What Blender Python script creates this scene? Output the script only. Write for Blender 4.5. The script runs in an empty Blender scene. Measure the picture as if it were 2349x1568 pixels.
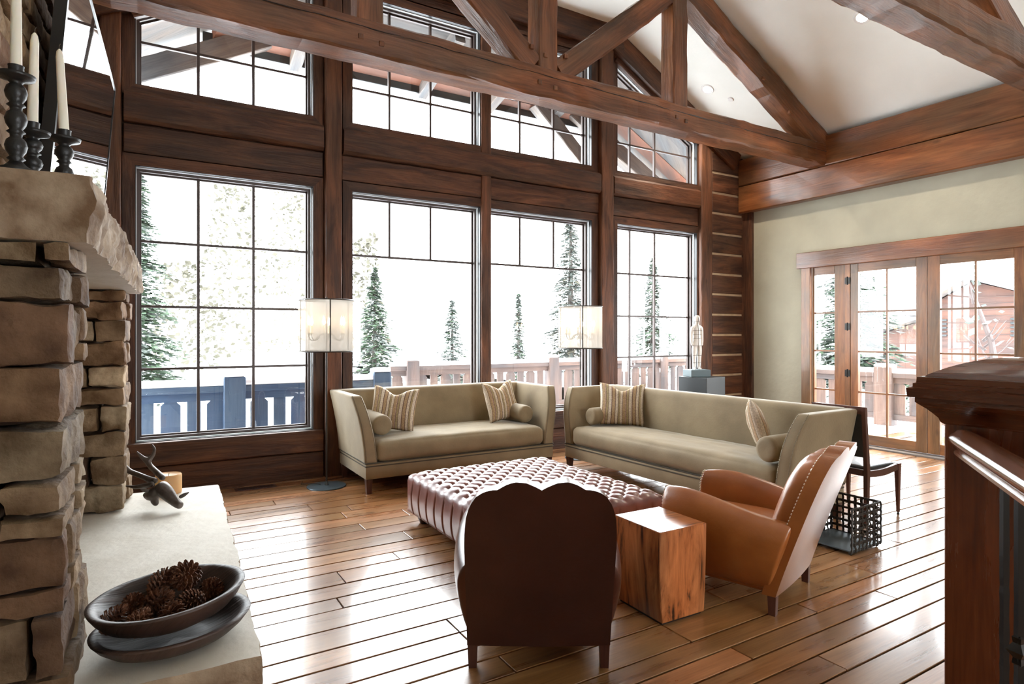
import bpy, bmesh, math, random
from mathutils import Vector, Matrix, noise
S = bpy.context.scene
C = S.collection
PI = math.pi

# ------------------------------------------------------------ camera, sky, exposure
cd = bpy.data.cameras.new('camera'); cam = bpy.data.objects.new('camera', cd); C.objects.link(cam)
FPX, HOR, YAW, EYE = 1404.0, 767.0, math.radians(31.03), 1.5
cd.sensor_width = 36; cd.lens = 36 * FPX / 2349
cd.shift_y = (HOR - 784) / 2349
cam.location = (0, 0, EYE); cam.rotation_euler = (PI / 2, 0, -YAW)
cd.clip_start = 0.05; cd.clip_end = 300
S.camera = cam
S.view_settings.view_transform = 'Standard'
S.view_settings.look = 'None'
S.view_settings.exposure = 1.88
S.view_settings.gamma = 1
S.view_settings.use_curve_mapping = False
w = bpy.data.worlds.new('sky'); S.world = w; w.use_nodes = True
wn = w.node_tree.nodes; bg = wn['Background']
bg.inputs[0].default_value = (0.93, 0.965, 1.0, 1); bg.inputs[1].default_value = 5.2
S.cycles.max_bounces = 10; S.cycles.diffuse_bounces = 6; S.cycles.glossy_bounces = 5
S.cycles.transparent_max_bounces = 16; S.cycles.transmission_bounces = 6
S.cycles.caustics_reflective = False; S.cycles.caustics_refractive = False
S.cycles.sample_clamp_indirect = 8; S.cycles.use_denoising = True

def portal(loc, rot, sx, sy):
    l = bpy.data.lights.new('portal', 'AREA'); l.shape = 'RECTANGLE'; l.size = sx; l.size_y = sy
    l.cycles.is_portal = True
    o = bpy.data.objects.new('portal', l); o.location = loc; o.rotation_euler = rot; C.objects.link(o)
portal((3.62, 6.95, 2.9), (-PI / 2, 0, 0), 7.8, 5.2)
portal((8.5, 4.1, 1.25), (PI / 2, 0, PI / 2), 3.0, 2.5)

# ------------------------------------------------------------ materials
def mat(name, base=(.5, .5, .5), rough=.5, metal=0., **k):
    m = bpy.data.materials.new(name); m.use_nodes = True
    p = m.node_tree.nodes['Principled BSDF']
    p.inputs['Base Color'].default_value = (*base, 1); p.inputs['Roughness'].default_value = rough
    p.inputs['Metallic'].default_value = metal
    for a, b in k.items():
        n = a.replace('_', ' ')
        p.inputs[n].default_value = b
    return m
def nodes(m): return m.node_tree.nodes, m.node_tree.links, m.node_tree.nodes['Principled BSDF']
def N(nt, t, **k):
    n = nt.new(t)
    for a, b in k.items():
        if hasattr(n, a): setattr(n, a, b)
        else: n.inputs[a].default_value = b
    return n
def ramp(nt, pts):
    r = nt.new('ShaderNodeValToRGB'); e = r.color_ramp.elements
    while len(e) < len(pts): e.new(.5)
    for i, (p, c) in enumerate(pts): e[i].position = p; e[i].color = (*c, 1)
    return r
def bump(nt, lk, p, src, strength, dist=.01):
    b = nt.new('ShaderNodeBump'); b.inputs['Strength'].default_value = strength; b.inputs['Distance'].default_value = dist
    lk.new(src, b.inputs['Height']); lk.new(b.outputs[0], p.inputs['Normal']); return b
def wood(name, dark, mid, light, rough=.45, su=1.3, sv=9., bstr=.35, coat=0., knots=True, attr=None, warp=.9, lo=.40, patch_=1., spec=.5):
    m = mat(name, mid, rough, Coat_Weight=coat, Coat_Roughness=.12); nt, lk, p = nodes(m)
    uv = nt.new('ShaderNodeUVMap'); uv.uv_map = 'grain'
    oi = nt.new('ShaderNodeObjectInfo')
    add = nt.new('ShaderNodeVectorMath'); add.operation = 'ADD'
    sc = nt.new('ShaderNodeVectorMath'); sc.operation = 'SCALE'; sc.inputs['Scale'].default_value = 7.3
    cmb = nt.new('ShaderNodeCombineXYZ'); lk.new(oi.outputs['Random'], cmb.inputs[0]); lk.new(oi.outputs['Random'], cmb.inputs[1])
    lk.new(cmb.outputs[0], sc.inputs[0]); lk.new(uv.outputs[0], add.inputs[0]); lk.new(sc.outputs[0], add.inputs[1])
    mp = nt.new('ShaderNodeMapping'); mp.inputs['Scale'].default_value = (su, sv, 1); lk.new(add.outputs[0], mp.inputs[0])
    n1 = N(nt, 'ShaderNodeTexNoise'); n1.inputs['Scale'].default_value = 1.0; n1.inputs['Detail'].default_value = 6; n1.inputs['Roughness'].default_value = .62; n1.inputs['Distortion'].default_value = warp
    lk.new(mp.outputs[0], n1.inputs[0])
    mp2 = nt.new('ShaderNodeMapping'); mp2.inputs['Scale'].default_value = (su * 3, sv * 9, 1); lk.new(add.outputs[0], mp2.inputs[0])
    n2 = N(nt, 'ShaderNodeTexNoise'); n2.inputs['Scale'].default_value = 1.0; n2.inputs['Detail'].default_value = 4; lk.new(mp2.outputs[0], n2.inputs[0])
    mx = nt.new('ShaderNodeMath'); mx.operation = 'MULTIPLY_ADD'; mx.inputs[1].default_value = .35
    lk.new(n2.outputs[0], mx.inputs[0]); lk.new(n1.outputs[0], mx.inputs[2])
    r = ramp(nt, [(lo, dark), (max(.62, lo + .12), mid), (.88, light)]); lk.new(mx.outputs[0], r.inputs[0])
    col = r.outputs[0]
    if knots:
        v = nt.new('ShaderNodeTexVoronoi'); v.inputs['Scale'].default_value = 1.0
        mp3 = nt.new('ShaderNodeMapping'); mp3.inputs['Scale'].default_value = (2.2, 4.5, 1); lk.new(add.outputs[0], mp3.inputs[0]); lk.new(mp3.outputs[0], v.inputs[0])
        kr = ramp(nt, [(.03, (.25, .2, .2)), (.13, (1, 1, 1))]); lk.new(v.outputs['Distance'], kr.inputs[0])
        mm = nt.new('ShaderNodeMix'); mm.data_type = 'RGBA'; mm.blend_type = 'MULTIPLY'; mm.inputs[0].default_value = .6
        lk.new(col, mm.inputs[6]); lk.new(kr.outputs[0], mm.inputs[7]); col = mm.outputs[2]
    if attr:
        at = nt.new('ShaderNodeAttribute'); at.attribute_name = attr
        mm = nt.new('ShaderNodeMix'); mm.data_type = 'RGBA'; mm.blend_type = 'MULTIPLY'; mm.inputs[0].default_value = 1.
        lk.new(col, mm.inputs[6]); lk.new(at.outputs['Color'], mm.inputs[7]); col = mm.outputs[2]
    pm = nt.new('ShaderNodeMapping'); pm.inputs['Scale'].default_value = (.9, 2.6, 1); lk.new(add.outputs[0], pm.inputs[0])
    pn = N(nt, 'ShaderNodeTexNoise'); pn.inputs['Scale'].default_value = 1.0; pn.inputs['Detail'].default_value = 3; lk.new(pm.outputs[0], pn.inputs[0])
    pr2 = ramp(nt, [(.36, (.74, .80, .86)), (.64, (1.38, 1.12, .92))]); lk.new(pn.outputs[0], pr2.inputs[0])
    m2 = nt.new('ShaderNodeMix'); m2.data_type = 'RGBA'; m2.blend_type = 'MULTIPLY'; m2.inputs[0].default_value = patch_
    lk.new(col, m2.inputs[6]); lk.new(pr2.outputs[0], m2.inputs[7]); col = m2.outputs[2]
    p.inputs['Specular IOR Level'].default_value = spec
    lk.new(col, p.inputs['Base Color'])
    rr = nt.new('ShaderNodeMapRange'); rr.inputs[3].default_value = rough * .75; rr.inputs[4].default_value = rough * 1.3
    lk.new(n1.outputs[0], rr.inputs[0]); lk.new(rr.outputs[0], p.inputs['Roughness'])
    bump(nt, lk, p, mx.outputs[0], bstr, .012)
    return m
def noisy(name, c1, c2, scale=8., rough=.6, bstr=.2, bscale=None, attr=None, sheen=0., coord='Object', **k):
    m = mat(name, c1, rough, **k); nt, lk, p = nodes(m)
    tc = nt.new('ShaderNodeTexCoord')
    n = N(nt, 'ShaderNodeTexNoise'); n.inputs['Scale'].default_value = scale; n.inputs['Detail'].default_value = 5
    lk.new(tc.outputs[coord], n.inputs[0])
    r = ramp(nt, [(.35, c1), (.68, c2)]); lk.new(n.outputs[0], r.inputs[0]); col = r.outputs[0]
    if attr:
        at = nt.new('ShaderNodeAttribute'); at.attribute_name = attr
        mm = nt.new('ShaderNodeMix'); mm.data_type = 'RGBA'; mm.blend_type = 'MULTIPLY'; mm.inputs[0].default_value = 1.
        lk.new(col, mm.inputs[6]); lk.new(at.outputs['Color'], mm.inputs[7]); col = mm.outputs[2]
    lk.new(col, p.inputs['Base Color'])
    n2 = N(nt, 'ShaderNodeTexNoise'); n2.inputs['Scale'].default_value = bscale or scale * 4; n2.inputs['Detail'].default_value = 6
    lk.new(tc.outputs[coord], n2.inputs[0])
    if bstr: bump(nt, lk, p, n2.outputs[0], bstr, .01)
    if sheen:
        p.inputs['Sheen Weight'].default_value = sheen; p.inputs['Sheen Roughness'].default_value = .4
        p.inputs['Sheen Tint'].default_value = (.95, .93, .85, 1)
    return m
def glassy(name, tint=(.97, .99, .985), refl=.07):
    m = bpy.data.materials.new(name); m.use_nodes = True; nt = m.node_tree.nodes; lk = m.node_tree.links
    nt.remove(nt['Principled BSDF']); out = nt['Material Output']
    t = nt.new('ShaderNodeBsdfTransparent'); t.inputs[0].default_value = (*tint, 1)
    g = nt.new('ShaderNodeBsdfGlossy'); g.inputs['Roughness'].default_value = .01
    lw = nt.new('ShaderNodeLayerWeight'); lw.inputs[0].default_value = .5
    pw = nt.new('ShaderNodeMath'); pw.operation = 'POWER'; pw.inputs[1].default_value = 5.0; lk.new(lw.outputs['Facing'], pw.inputs[0])
    f = nt.new('ShaderNodeMath'); f.operation = 'MULTIPLY_ADD'; f.inputs[1].default_value = .8; f.inputs[2].default_value = refl; lk.new(pw.outputs[0], f.inputs[0])
    mx = nt.new('ShaderNodeMixShader'); lk.new(f.outputs[0], mx.inputs[0]); lk.new(t.outputs[0], mx.inputs[1]); lk.new(g.outputs[0], mx.inputs[2])
    lk.new(mx.outputs[0], out.inputs[0]); return m
def emis(name, col, st):
    m = mat(name, col, .5); p = m.node_tree.nodes['Principled BSDF']
    p.inputs['Emission Color'].default_value = (*col, 1); p.inputs['Emission Strength'].default_value = st; return m

M = {}
M['dark_wood'] = wood('dark stained timber', (.018, .008, .005), (.056, .026, .0155), (.125, .060, .034), .50, 1.2, 9, .8, spec=.3)
M['post_wood'] = wood('rough brown timber', (.028, .012, .007), (.078, .036, .020), (.16, .074, .040), .5, 1.2, 8, .9, spec=.3)
M['truss_wood'] = wood('hewn truss timber', (.038, .014, .006), (.115, .045, .018), (.235, .106, .048), .36, .9, 7, 1., .25, spec=.35)
M['beam_wood'] = wood('honey brown beam timber', (.055, .019, .007), (.14, .053, .018), (.23, .10, .038), .32, .9, 6, .35, .25)
M['door_wood'] = wood('orange brown door wood', (.085, .034, .010), (.165, .074, .023), (.26, .125, .044), .36, 1.4, 11, .15, .2)
M['newel_wood'] = wood('polished mahogany', (.036, .009, .004), (.095, .026, .010), (.17, .052, .02), .26, 1.2, 10, .08, .5, knots=False)
M['rail_wood'] = wood('polished handrail', (.07, .022, .010), (.15, .050, .022), (.24, .09, .045), .2, 1.2, 12, .05, .6, knots=False)
M['floor_wood'] = wood('oak planks', (.12, .050, .019), (.27, .125, .048), (.43, .225, .10), .28, 1.1, 10, .10, .5, True, 'tint', patch_=.5)
M['table_wood'] = wood('stump wood', (.022, .008, .004), (.27, .095, .030), (.46, .19, .07), .3, 1.6, 6.5, .1, .4, warp=2.6, lo=.5)
M['chair_wood'] = wood('dark chair wood', (.025, .010, .009), (.060, .022, .018), (.10, .045, .035), .3, 1.4, 10, .05, .3, knots=False)
M['bowl_wood'] = wood('blackened bowl wood', (.014, .008, .006), (.036, .022, .017), (.08, .052, .042), .5, 2, 10, .6, .05)
M['rail_blue'] = wood('weathered blue rail paint', (.020, .048, .095), (.030, .066, .13), (.045, .088, .16), .6, 1, 8, .2, knots=False)  # blue snow-light haze is mixed into the rail colour
M['rail_brown'] = wood('weathered deck rail wood', (.045, .030, .027), (.075, .052, .047), (.11, .085, .078), .7, 1, 8, .2)
M['soffit'] = wood('orange soffit boards', (.13, .055, .035), (.17, .075, .048), (.21, .10, .065), .6, .8, 12, .2)
M['gray_timber'] = wood('weathered grey timber', (.06, .06, .062), (.11, .108, .108), (.17, .165, .16), .7, 1, 8, .4)
M['siding'] = wood('red lap siding', (.045, .021, .016), (.062, .031, .024), (.078, .043, .033), .7, .5, 9, .2, knots=False)
M['plaster'] = noisy('cream ceiling plaster', (.85, .865, .82), (.88, .895, .85), 3, .8, .12, 30)
M['sage'] = noisy('sage green plaster', (.345, .325, .25), (.385, .365, .28), 2.5, .7, .5, 14)
M['chink'] = noisy('chinking', (.40, .29, .18), (.48, .36, .23), 10, .8, .3)
M['stone'] = noisy('fieldstone', (.42, .30, .19), (1.25, 1.15, 1.0), 7, .85, 1., 34, 'tint')
M['mortar'] = noisy('dark mortar', (.06, .05, .04), (.12, .10, .08), 10, .9, .3)
def rough_slab(name, c1, c2):
    m = noisy(name, c1, c2, 5, .7, .35, 22); return m
M['slab'] = rough_slab('limestone slab', (.62, .57, .48), (.70, .655, .57))
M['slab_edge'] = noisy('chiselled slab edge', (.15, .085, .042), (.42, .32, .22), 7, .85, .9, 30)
M['sofa'] = noisy('khaki velvet', (.215, .158, .086), (.285, .215, .122), 4, .75, .12, 60, sheen=.45)
M['seam'] = mat('dark seam', (.06, .05, .035), .8)
M['leather_orange'] = noisy('orange tan leather', (.30, .088, .018), (.38, .125, .030), 5, .34, .12, 55, Coat_Weight=.45, Coat_Roughness=.22)
M['leather_red'] = noisy('red brown leather', (.038, .0105, .007), (.055, .016, .010), 4, .36, .12, 55, Coat_Weight=.25, Coat_Roughness=.3)  # darker copy for the chair back, its shade put into the colour
M['leather_red_body'] = noisy('red brown arm leather', (.085, .024, .015), (.12, .036, .022), 4, .33, .12, 55, Coat_Weight=.45, Coat_Roughness=.2)  # same leather painted lighter where the window light falls
M['leather_orange_back'] = noisy('polished tan back leather', (.26, .10, .035), (.33, .135, .05), 5, .3, .1, 55, Coat_Weight=1., Coat_Roughness=.28)
M['leather_maroon'] = noisy('maroon leather', (.18, .050, .038), (.25, .078, .060), 5, .34, .1, 55, Coat_Weight=.7, Coat_Roughness=.34)
M['old_brass'] = mat('antique nails', (.20, .16, .105), .45, .8)
M['leather_black'] = noisy('black leather', (.012, .013, .015), (.022, .024, .027), 6, .3, .15, 50)
M['brass'] = mat('brass nails', (.85, .78, .66), .28, 1.)
M['iron'] = mat('wrought iron', (.03, .028, .026), .3, .8)
M['dark_metal'] = mat('dark bronze metal', (.05, .045, .04), .4, .7)
M['lamp_base'] = mat('grey blue metal', (.10, .13, .15), .35, .6)
M['alu'] = mat('pale aluminium', (.62, .66, .68), .35, .1)
M['sash'] = mat('bronze sash', (.07, .05, .045), .4, .2)
M['glass'] = glassy('window glass')
M['mirror'] = mat('mirror silver', (.93, .94, .94), .01, 1.)
M['black'] = mat('black lacquer frame', (.008, .008, .009), .3)
M['wax'] = mat('ivory wax', (.86, .82, .70), .45, Subsurface_Weight=.3, Subsurface_Radius=(.02, .015, .01))
M['wax2'] = mat('amber wax', (.72, .42, .18), .45, Subsurface_Weight=.4, Subsurface_Radius=(.02, .012, .006))
M['candlestick'] = noisy('charcoal turned wood', (.006, .006, .0065), (.014, .0135, .013), 20, .42, .3, 40)
M['wick'] = mat('wick', (.1, .08, .06), .9)
M['bronze'] = noisy('patinated bronze', (.055, .040, .032), (.15, .125, .11), 12, .42, .3, 40, Metallic=.5)
M['cone'] = noisy('pinecone scales', (.06, .022, .012), (.26, .11, .055), 30, .6, .2)
M['snow'] = noisy('snow', (.90, .92, .95), (.95, .96, .98), 1.2, .7, .2, 3)
M['bark'] = noisy('bark', (.06, .05, .045), (.1, .09, .08), 10, .9, .4)
M['birch'] = noisy('pale bark', (.4, .36, .32), (.6, .56, .52), 10, .9, .4)
M['needle'] = noisy('spruce needles', (.022, .046, .024), (.050, .082, .042), 3, .8, 0)
M['frost'] = noisy('snow dusted needles', (.060, .078, .066), (.13, .145, .135), 2, .8, 0)
M['gold_leaf'] = noisy('pale larch needles', (.042, .040, .024), (.075, .068, .048), 2, .8, 0)
M['statue'] = noisy('white plaster figure', (.72, .70, .66), (.82, .80, .76), 20, .5, .3, 60)
M['slate'] = mat('dark grey lacquer', (.022, .027, .029), .35)
M['slate_light'] = mat('blue grey block', (.085, .12, .13), .5)
M['white_plastic'] = mat('white trim', (.8, .8, .78), .5)
M['cord'] = mat('brown cord', (.03, .02, .015), .5)
M['down_emit'] = emis('downlight lens', (1, .93, .82), 14)
M['bulb'] = emis('flame bulb', (1, .74, .44), 9)
M['roof_snow'] = M['snow']

def fabric_shade():
    m = bpy.data.materials.new('sheer lamp fabric'); m.use_nodes = True; nt = m.node_tree.nodes; lk = m.node_tree.links
    nt.remove(nt['Principled BSDF']); out = nt['Material Output']
    t = nt.new('ShaderNodeBsdfTransparent'); t.inputs[0].default_value = (.97, .95, .92, 1)
    d = nt.new('ShaderNodeBsdfDiffuse'); d.inputs[0].default_value = (.50, .48, .45, 1)
    tr = nt.new('ShaderNodeBsdfTranslucent'); tr.inputs[0].default_value = (.55, .51, .46, 1)
    a = nt.new('ShaderNodeMixShader'); a.inputs[0].default_value = .55; lk.new(d.outputs[0], a.inputs[1]); lk.new(tr.outputs[0], a.inputs[2])
    b = nt.new('ShaderNodeMixShader'); b.inputs[0].default_value = .48; lk.new(t.outputs[0], b.inputs[1]); lk.new(a.outputs[0], b.inputs[2])
    lk.new(b.outputs[0], out.inputs[0]); return m
M['shade'] = fabric_shade()
def striped():
    m = mat('striped woven fabric', (.5, .4, .28), .85); nt, lk, p = nodes(m)
    uv = nt.new('ShaderNodeUVMap'); uv.uv_map = 'grain'
    sx = nt.new('ShaderNodeSeparateXYZ'); lk.new(uv.outputs[0], sx.inputs[0])
    fr = nt.new('ShaderNodeMath'); fr.operation = 'FRACT'; ml = nt.new('ShaderNodeMath'); ml.operation = 'MULTIPLY'; ml.inputs[1].default_value = 2.15
    lk.new(sx.outputs[0], ml.inputs[0]); lk.new(ml.outputs[0], fr.inputs[0])
    cream, tan, brn, rose, olive = (.62, .54, .42), (.42, .29, .16), (.12, .065, .05), (.45, .30, .24), (.36, .28, .15)
    seq = [(0, cream), (.10, cream), (.105, brn), (.125, tan), (.24, tan), (.25, rose), (.28, brn), (.30, olive), (.40, olive), (.405, brn), (.425, cream), (.56, rose), (.57, brn), (.60, tan), (.74, tan), (.745, brn), (.77, cream), (.88, cream), (.885, brn), (.91, olive)]
    r = ramp(nt, seq); r.color_ramp.interpolation = 'CONSTANT'; lk.new(fr.outputs[0], r.inputs[0])
    mp = nt.new('ShaderNodeMapping'); mp.inputs['Scale'].default_value = (60, 25, 1); lk.new(uv.outputs[0], mp.inputs[0])
    n = N(nt, 'ShaderNodeTexNoise'); n.inputs['Scale'].default_value = 1; lk.new(mp.outputs[0], n.inputs[0])
    g = ramp(nt, [(.35, (.75, .72, .7)), (.65, (1.15, 1.12, 1.1))]); lk.new(n.outputs[0], g.inputs[0])
    mm = nt.new('ShaderNodeMix'); mm.data_type = 'RGBA'; mm.blend_type = 'MULTIPLY'; mm.inputs[0].default_value = 1
    lk.new(r.outputs[0], mm.inputs[6]); lk.new(g.outputs[0], mm.inputs[7]); lk.new(mm.outputs[2], p.inputs['Base Color'])
    bump(nt, lk, p, n.outputs[0], .3, .004); return m
M['stripe'] = striped()

# ------------------------------------------------------------ object helpers
def tag(o, label=None, cat=None, group=None, kind=None):
    if label: o['label'] = label
    if cat: o['category'] = cat
    if group: o['group'] = group
    if kind: o['kind'] = kind
    return o
def thing(name, label, cat, loc=(0, 0, 0), rotz=0, group=None, kind=None):
    o = bpy.data.objects.new(name, None); C.objects.link(o); o.empty_display_size = .1
    o.matrix_basis = Matrix.Translation(loc) @ Matrix.Rotation(rotz, 4, 'Z')
    return tag(o, label, cat, group, kind)
def fin(name, bm, m, parent=None, smooth=False, mods=(), mw=None):
    me = bpy.data.meshes.new(name); bmesh.ops.recalc_face_normals(bm, faces=bm.faces[:]); bm.to_mesh(me); bm.free()
    if isinstance(m, (list, tuple)):
        for q in m: me.materials.append(q)
    else: me.materials.append(m)
    o = bpy.data.objects.new(name, me); C.objects.link(o)
    if parent: o.parent = parent
    if mw is not None: o.matrix_basis = (parent.matrix_basis.inverted() @ mw) if parent else mw
    if smooth:
        me.shade_smooth()
        if smooth != 'full': me.set_sharp_from_angle(angle=math.radians(40))
    for t, kw in mods:
        md = o.modifiers.new(t, t)
        for a, b in kw.items(): setattr(md, a, b)
    return o
def newbm():
    bm = bmesh.new(); bm.loops.layers.uv.new('grain'); return bm
def uvbox(bm, faces, axis, off):
    l = bm.loops.layers.uv['grain']
    for f in faces:
        n = f.normal if f.normal.length > 0 else Vector((0, 0, 1))
        oth = [i for i in range(3) if i != axis]
        k = max(oth, key=lambda i: abs(n[i])) if max(abs(n[i]) for i in oth) > abs(n[axis]) else None
        for lp in f.loops:
            c = lp.vert.co
            if k is None: lp[l].uv = (c[oth[0]] + off, c[oth[1]] + off * 1.7)
            else:
                j = [i for i in oth if i != k][0]; lp[l].uv = (c[axis] + off, c[j] + off * 1.7 + k * .37)
rs = random.Random(5)
def box(bm, x0, x1, y0, y1, z0, z1, bev=0., seg=2, axis=None, mi=0, rot=None):
    """axis-aligned box with grain uv along its longest side"""
    g = bmesh.ops.create_cube(bm, size=1); vs = g['verts']
    for v in vs: v.co = Vector((x0 + (v.co.x + .5) * (x1 - x0), y0 + (v.co.y + .5) * (y1 - y0), z0 + (v.co.z + .5) * (z1 - z0)))
    fs = set(f for v in vs for f in v.link_faces)
    if bev > 0:
        es = set(e for v in vs for e in v.link_edges)
        r = bmesh.ops.bevel(bm, geom=list(es), offset=bev, segments=seg, affect='EDGES', profile=.5)
        fs = set(r['faces']) | set(f for f in fs if f.is_valid)
        vv = set(v for f in fs for v in f.verts); fs = set(f for v in vv for f in v.link_faces); vs = list(vv)
    for f in fs: f.normal_update(); f.material_index = mi
    d = (x1 - x0, y1 - y0, z1 - z0)
    if axis is None: axis = d.index(max(d))
    uvbox(bm, fs, axis, rs.random() * 20)
    if rot is not None: bmesh.ops.transform(bm, matrix=rot, verts=[v for v in vs if v.is_valid])
    return list(fs)
def bxo(name, dims, m, parent=None, bev=0., seg=2, smooth=False, axis=None):
    bm = newbm(); box(bm, *dims, bev, seg, axis); return fin(name, bm, m, parent, smooth=smooth)
def lathe(bm, prof, seg=32, c=(0, 0, 0), close=True, mi=0):
    rings = []
    for r, z in prof:
        rings.append([bm.verts.new((c[0] + r * math.cos(2 * PI * i / seg), c[1] + r * math.sin(2 * PI * i / seg), c[2] + z)) for i in range(seg)])
    for a, b in zip(rings, rings[1:]):
        for i in range(seg):
            f = bm.faces.new((a[i], a[(i + 1) % seg], b[(i + 1) % seg], b[i])); f.material_index = mi
    if close:
        for rg in (rings[0], rings[-1]):
            try: bm.faces.new(rg).material_index = mi
            except ValueError: pass
    return rings
def tube(bm, pts, r, seg=8, caps=True, mi=0):
    pts = [Vector(p) for p in pts]; n = len(pts)
    rad = r if isinstance(r, (list, tuple)) else [r] * n
    T = [(pts[min(i + 1, n - 1)] - pts[max(i - 1, 0)]).normalized() for i in range(n)]
    up = Vector((0, 0, 1)) if abs(T[0].z) < .9 else Vector((1, 0, 0))
    U = T[0].cross(up).normalized(); rings = []
    for i in range(n):
        U = (U - T[i] * U.dot(T[i])).normalized(); V = T[i].cross(U)
        rings.append([bm.verts.new(pts[i] + (U * math.cos(2 * PI * k / seg) + V * math.sin(2 * PI * k / seg)) * rad[i]) for k in range(seg)])
    for a, b in zip(rings, rings[1:]):
        for i in range(seg): bm.faces.new((a[i], a[(i + 1) % seg], b[(i + 1) % seg], b[i])).material_index = mi
    if caps: bm.faces.new(rings[0]); bm.faces.new(rings[-1])
def beam(name, p0, p1, wd, ht, m, parent=None, cham=.012, rough=.004, step=.16, up=(0, 0, 1), seed=None, smooth=False):
    """hewn timber: its own local X runs along the length"""
    rr = random.Random(seed if seed is not None else hash((round(p0[0] * 100), round(p0[2] * 100), round(p1[0] * 100), round(p1[2] * 100))) & 0xffff)
    p0, p1 = Vector(p0), Vector(p1); d = p1 - p0; L = d.length; X = d.normalized()
    Z = Vector(up) - X * Vector(up).dot(X); Z.normalize(); Y = Z.cross(X)
    mw = Matrix((X, Y, Z)).transposed().to_4x4(); mw.translation = p0
    bm = newbm(); l = bm.loops.layers.uv['grain']; n = max(2, int(L / step)); rings = []; per = []
    a, b, c = wd / 2, ht / 2, cham
    cs = [(a - c, -b), (a, -b + c), (a, b - c), (a - c, b), (-a + c, b), (-a, b - c), (-a, -b + c), (-a + c, -b)]
    t = 0; 
    for i, q in enumerate(cs):
        per.append(t); nx = cs[(i + 1) % 8]; t += math.hypot(nx[0] - q[0], nx[1] - q[1])
    per.append(t)
    for i in range(n + 1):
        ring = []
        for (y, z) in cs:
            e = rough if 0 < i < n else rough * .3
            ring.append(bm.verts.new((L * i / n, y + rr.uniform(-e, e), z + rr.uniform(-e, e))))
        rings.append(ring)
    for i in range(n):
        for k in range(8):
            f = bm.faces.new((rings[i][k], rings[i][(k + 1) % 8], rings[i + 1][(k + 1) % 8], rings[i + 1][k]))
            us = [(L * i / n, per[k]), (L * i / n, per[k + 1]), (L * (i + 1) / n, per[k + 1]), (L * (i + 1) / n, per[k])]
            for lp, u in zip(f.loops, us): lp[l].uv = u
    for rg in (rings[0], rings[-1]):
        f = bm.faces.new(rg)
        for lp in f.loops: lp[l].uv = (lp.vert.co.y, lp.vert.co.z)
    return fin(name, bm, m, parent, smooth=smooth, mw=mw)
def polyoff(poly, d):
    """inset (d>0) of a convex counter-clockwise polygon"""
    n = len(poly); out = []
    for i in range(n):
        p, q, r = Vector(poly[i - 1]), Vector(poly[i]), Vector(poly[(i + 1) % n])
        e1 = (q - p).normalized(); e2 = (r - q).normalized()
        n1 = Vector((-e1.y, e1.x)); n2 = Vector((-e2.y, e2.x)); s = (n1 + n2); s = s / s.length_squared * 2
        out.append(tuple(q + s * d))
    return out
def ringmesh(bm, outer, inner, y0, y1, conv):
    """frame between two polygons, one mitred board per side; conv maps (a, depth, z) to 3D"""
    n = len(outer); l = bm.loops.layers.uv['grain']
    for i in range(n):
        j = (i + 1) % n; off = rs.random() * 20
        V = [[bm.verts.new(conv(p[0], y, p[1])) for p in (outer[i], outer[j], inner[j], inner[i])] for y in (y0, y1)]
        A, B = V; fs = [bm.faces.new(A), bm.faces.new(B[::-1])]
        for k in range(4): fs.append(bm.faces.new((A[k], A[(k + 1) % 4], B[(k + 1) % 4], B[k])))
        e = Vector((outer[j][0] - outer[i][0], outer[j][1] - outer[i][1])).normalized(); nn = Vector((-e.y, e.x))
        for f in fs:
            for lp in f.loops:
                idx = (A.index(lp.vert) if lp.vert in A else B.index(lp.vert)); q = Vector((outer[i], outer[j], inner[j], inner[i])[idx])
                lp[l].uv = (q.dot(e) + off, q.dot(nn) + off + (.1 if lp.vert in B else 0))
def quad(bm, pts):
    f = bm.faces.new([bm.verts.new(p) for p in pts]); return f
def skin_obj(name, pts, edges, radii, m, parent=None, sub=2, root=0, mods=()):
    me = bpy.data.meshes.new(name); me.from_pydata([tuple(p) for p in pts], edges, []); me.materials.append(m)
    o = bpy.data.objects.new(name, me); C.objects.link(o)
    if parent: o.parent = parent
    sk = o.modifiers.new('Skin', 'SKIN'); sk.use_smooth_shade = True; sk.branch_smoothing = .3
    ly = me.skin_vertices[0] if me.skin_vertices else None
    if ly is None:
        bm = bmesh.new(); bm.from_mesh(me); bm.verts.layers.skin.verify(); bm.to_mesh(me); bm.free(); ly = me.skin_vertices[0]
    for i, r in enumerate(radii): ly.data[i].radius = r if isinstance(r, tuple) else (r, r); ly.data[i].use_root = (i == root)
    sb = o.modifiers.new('Sub', 'SUBSURF'); sb.levels = sub; sb.render_levels = sub
    return o

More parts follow.
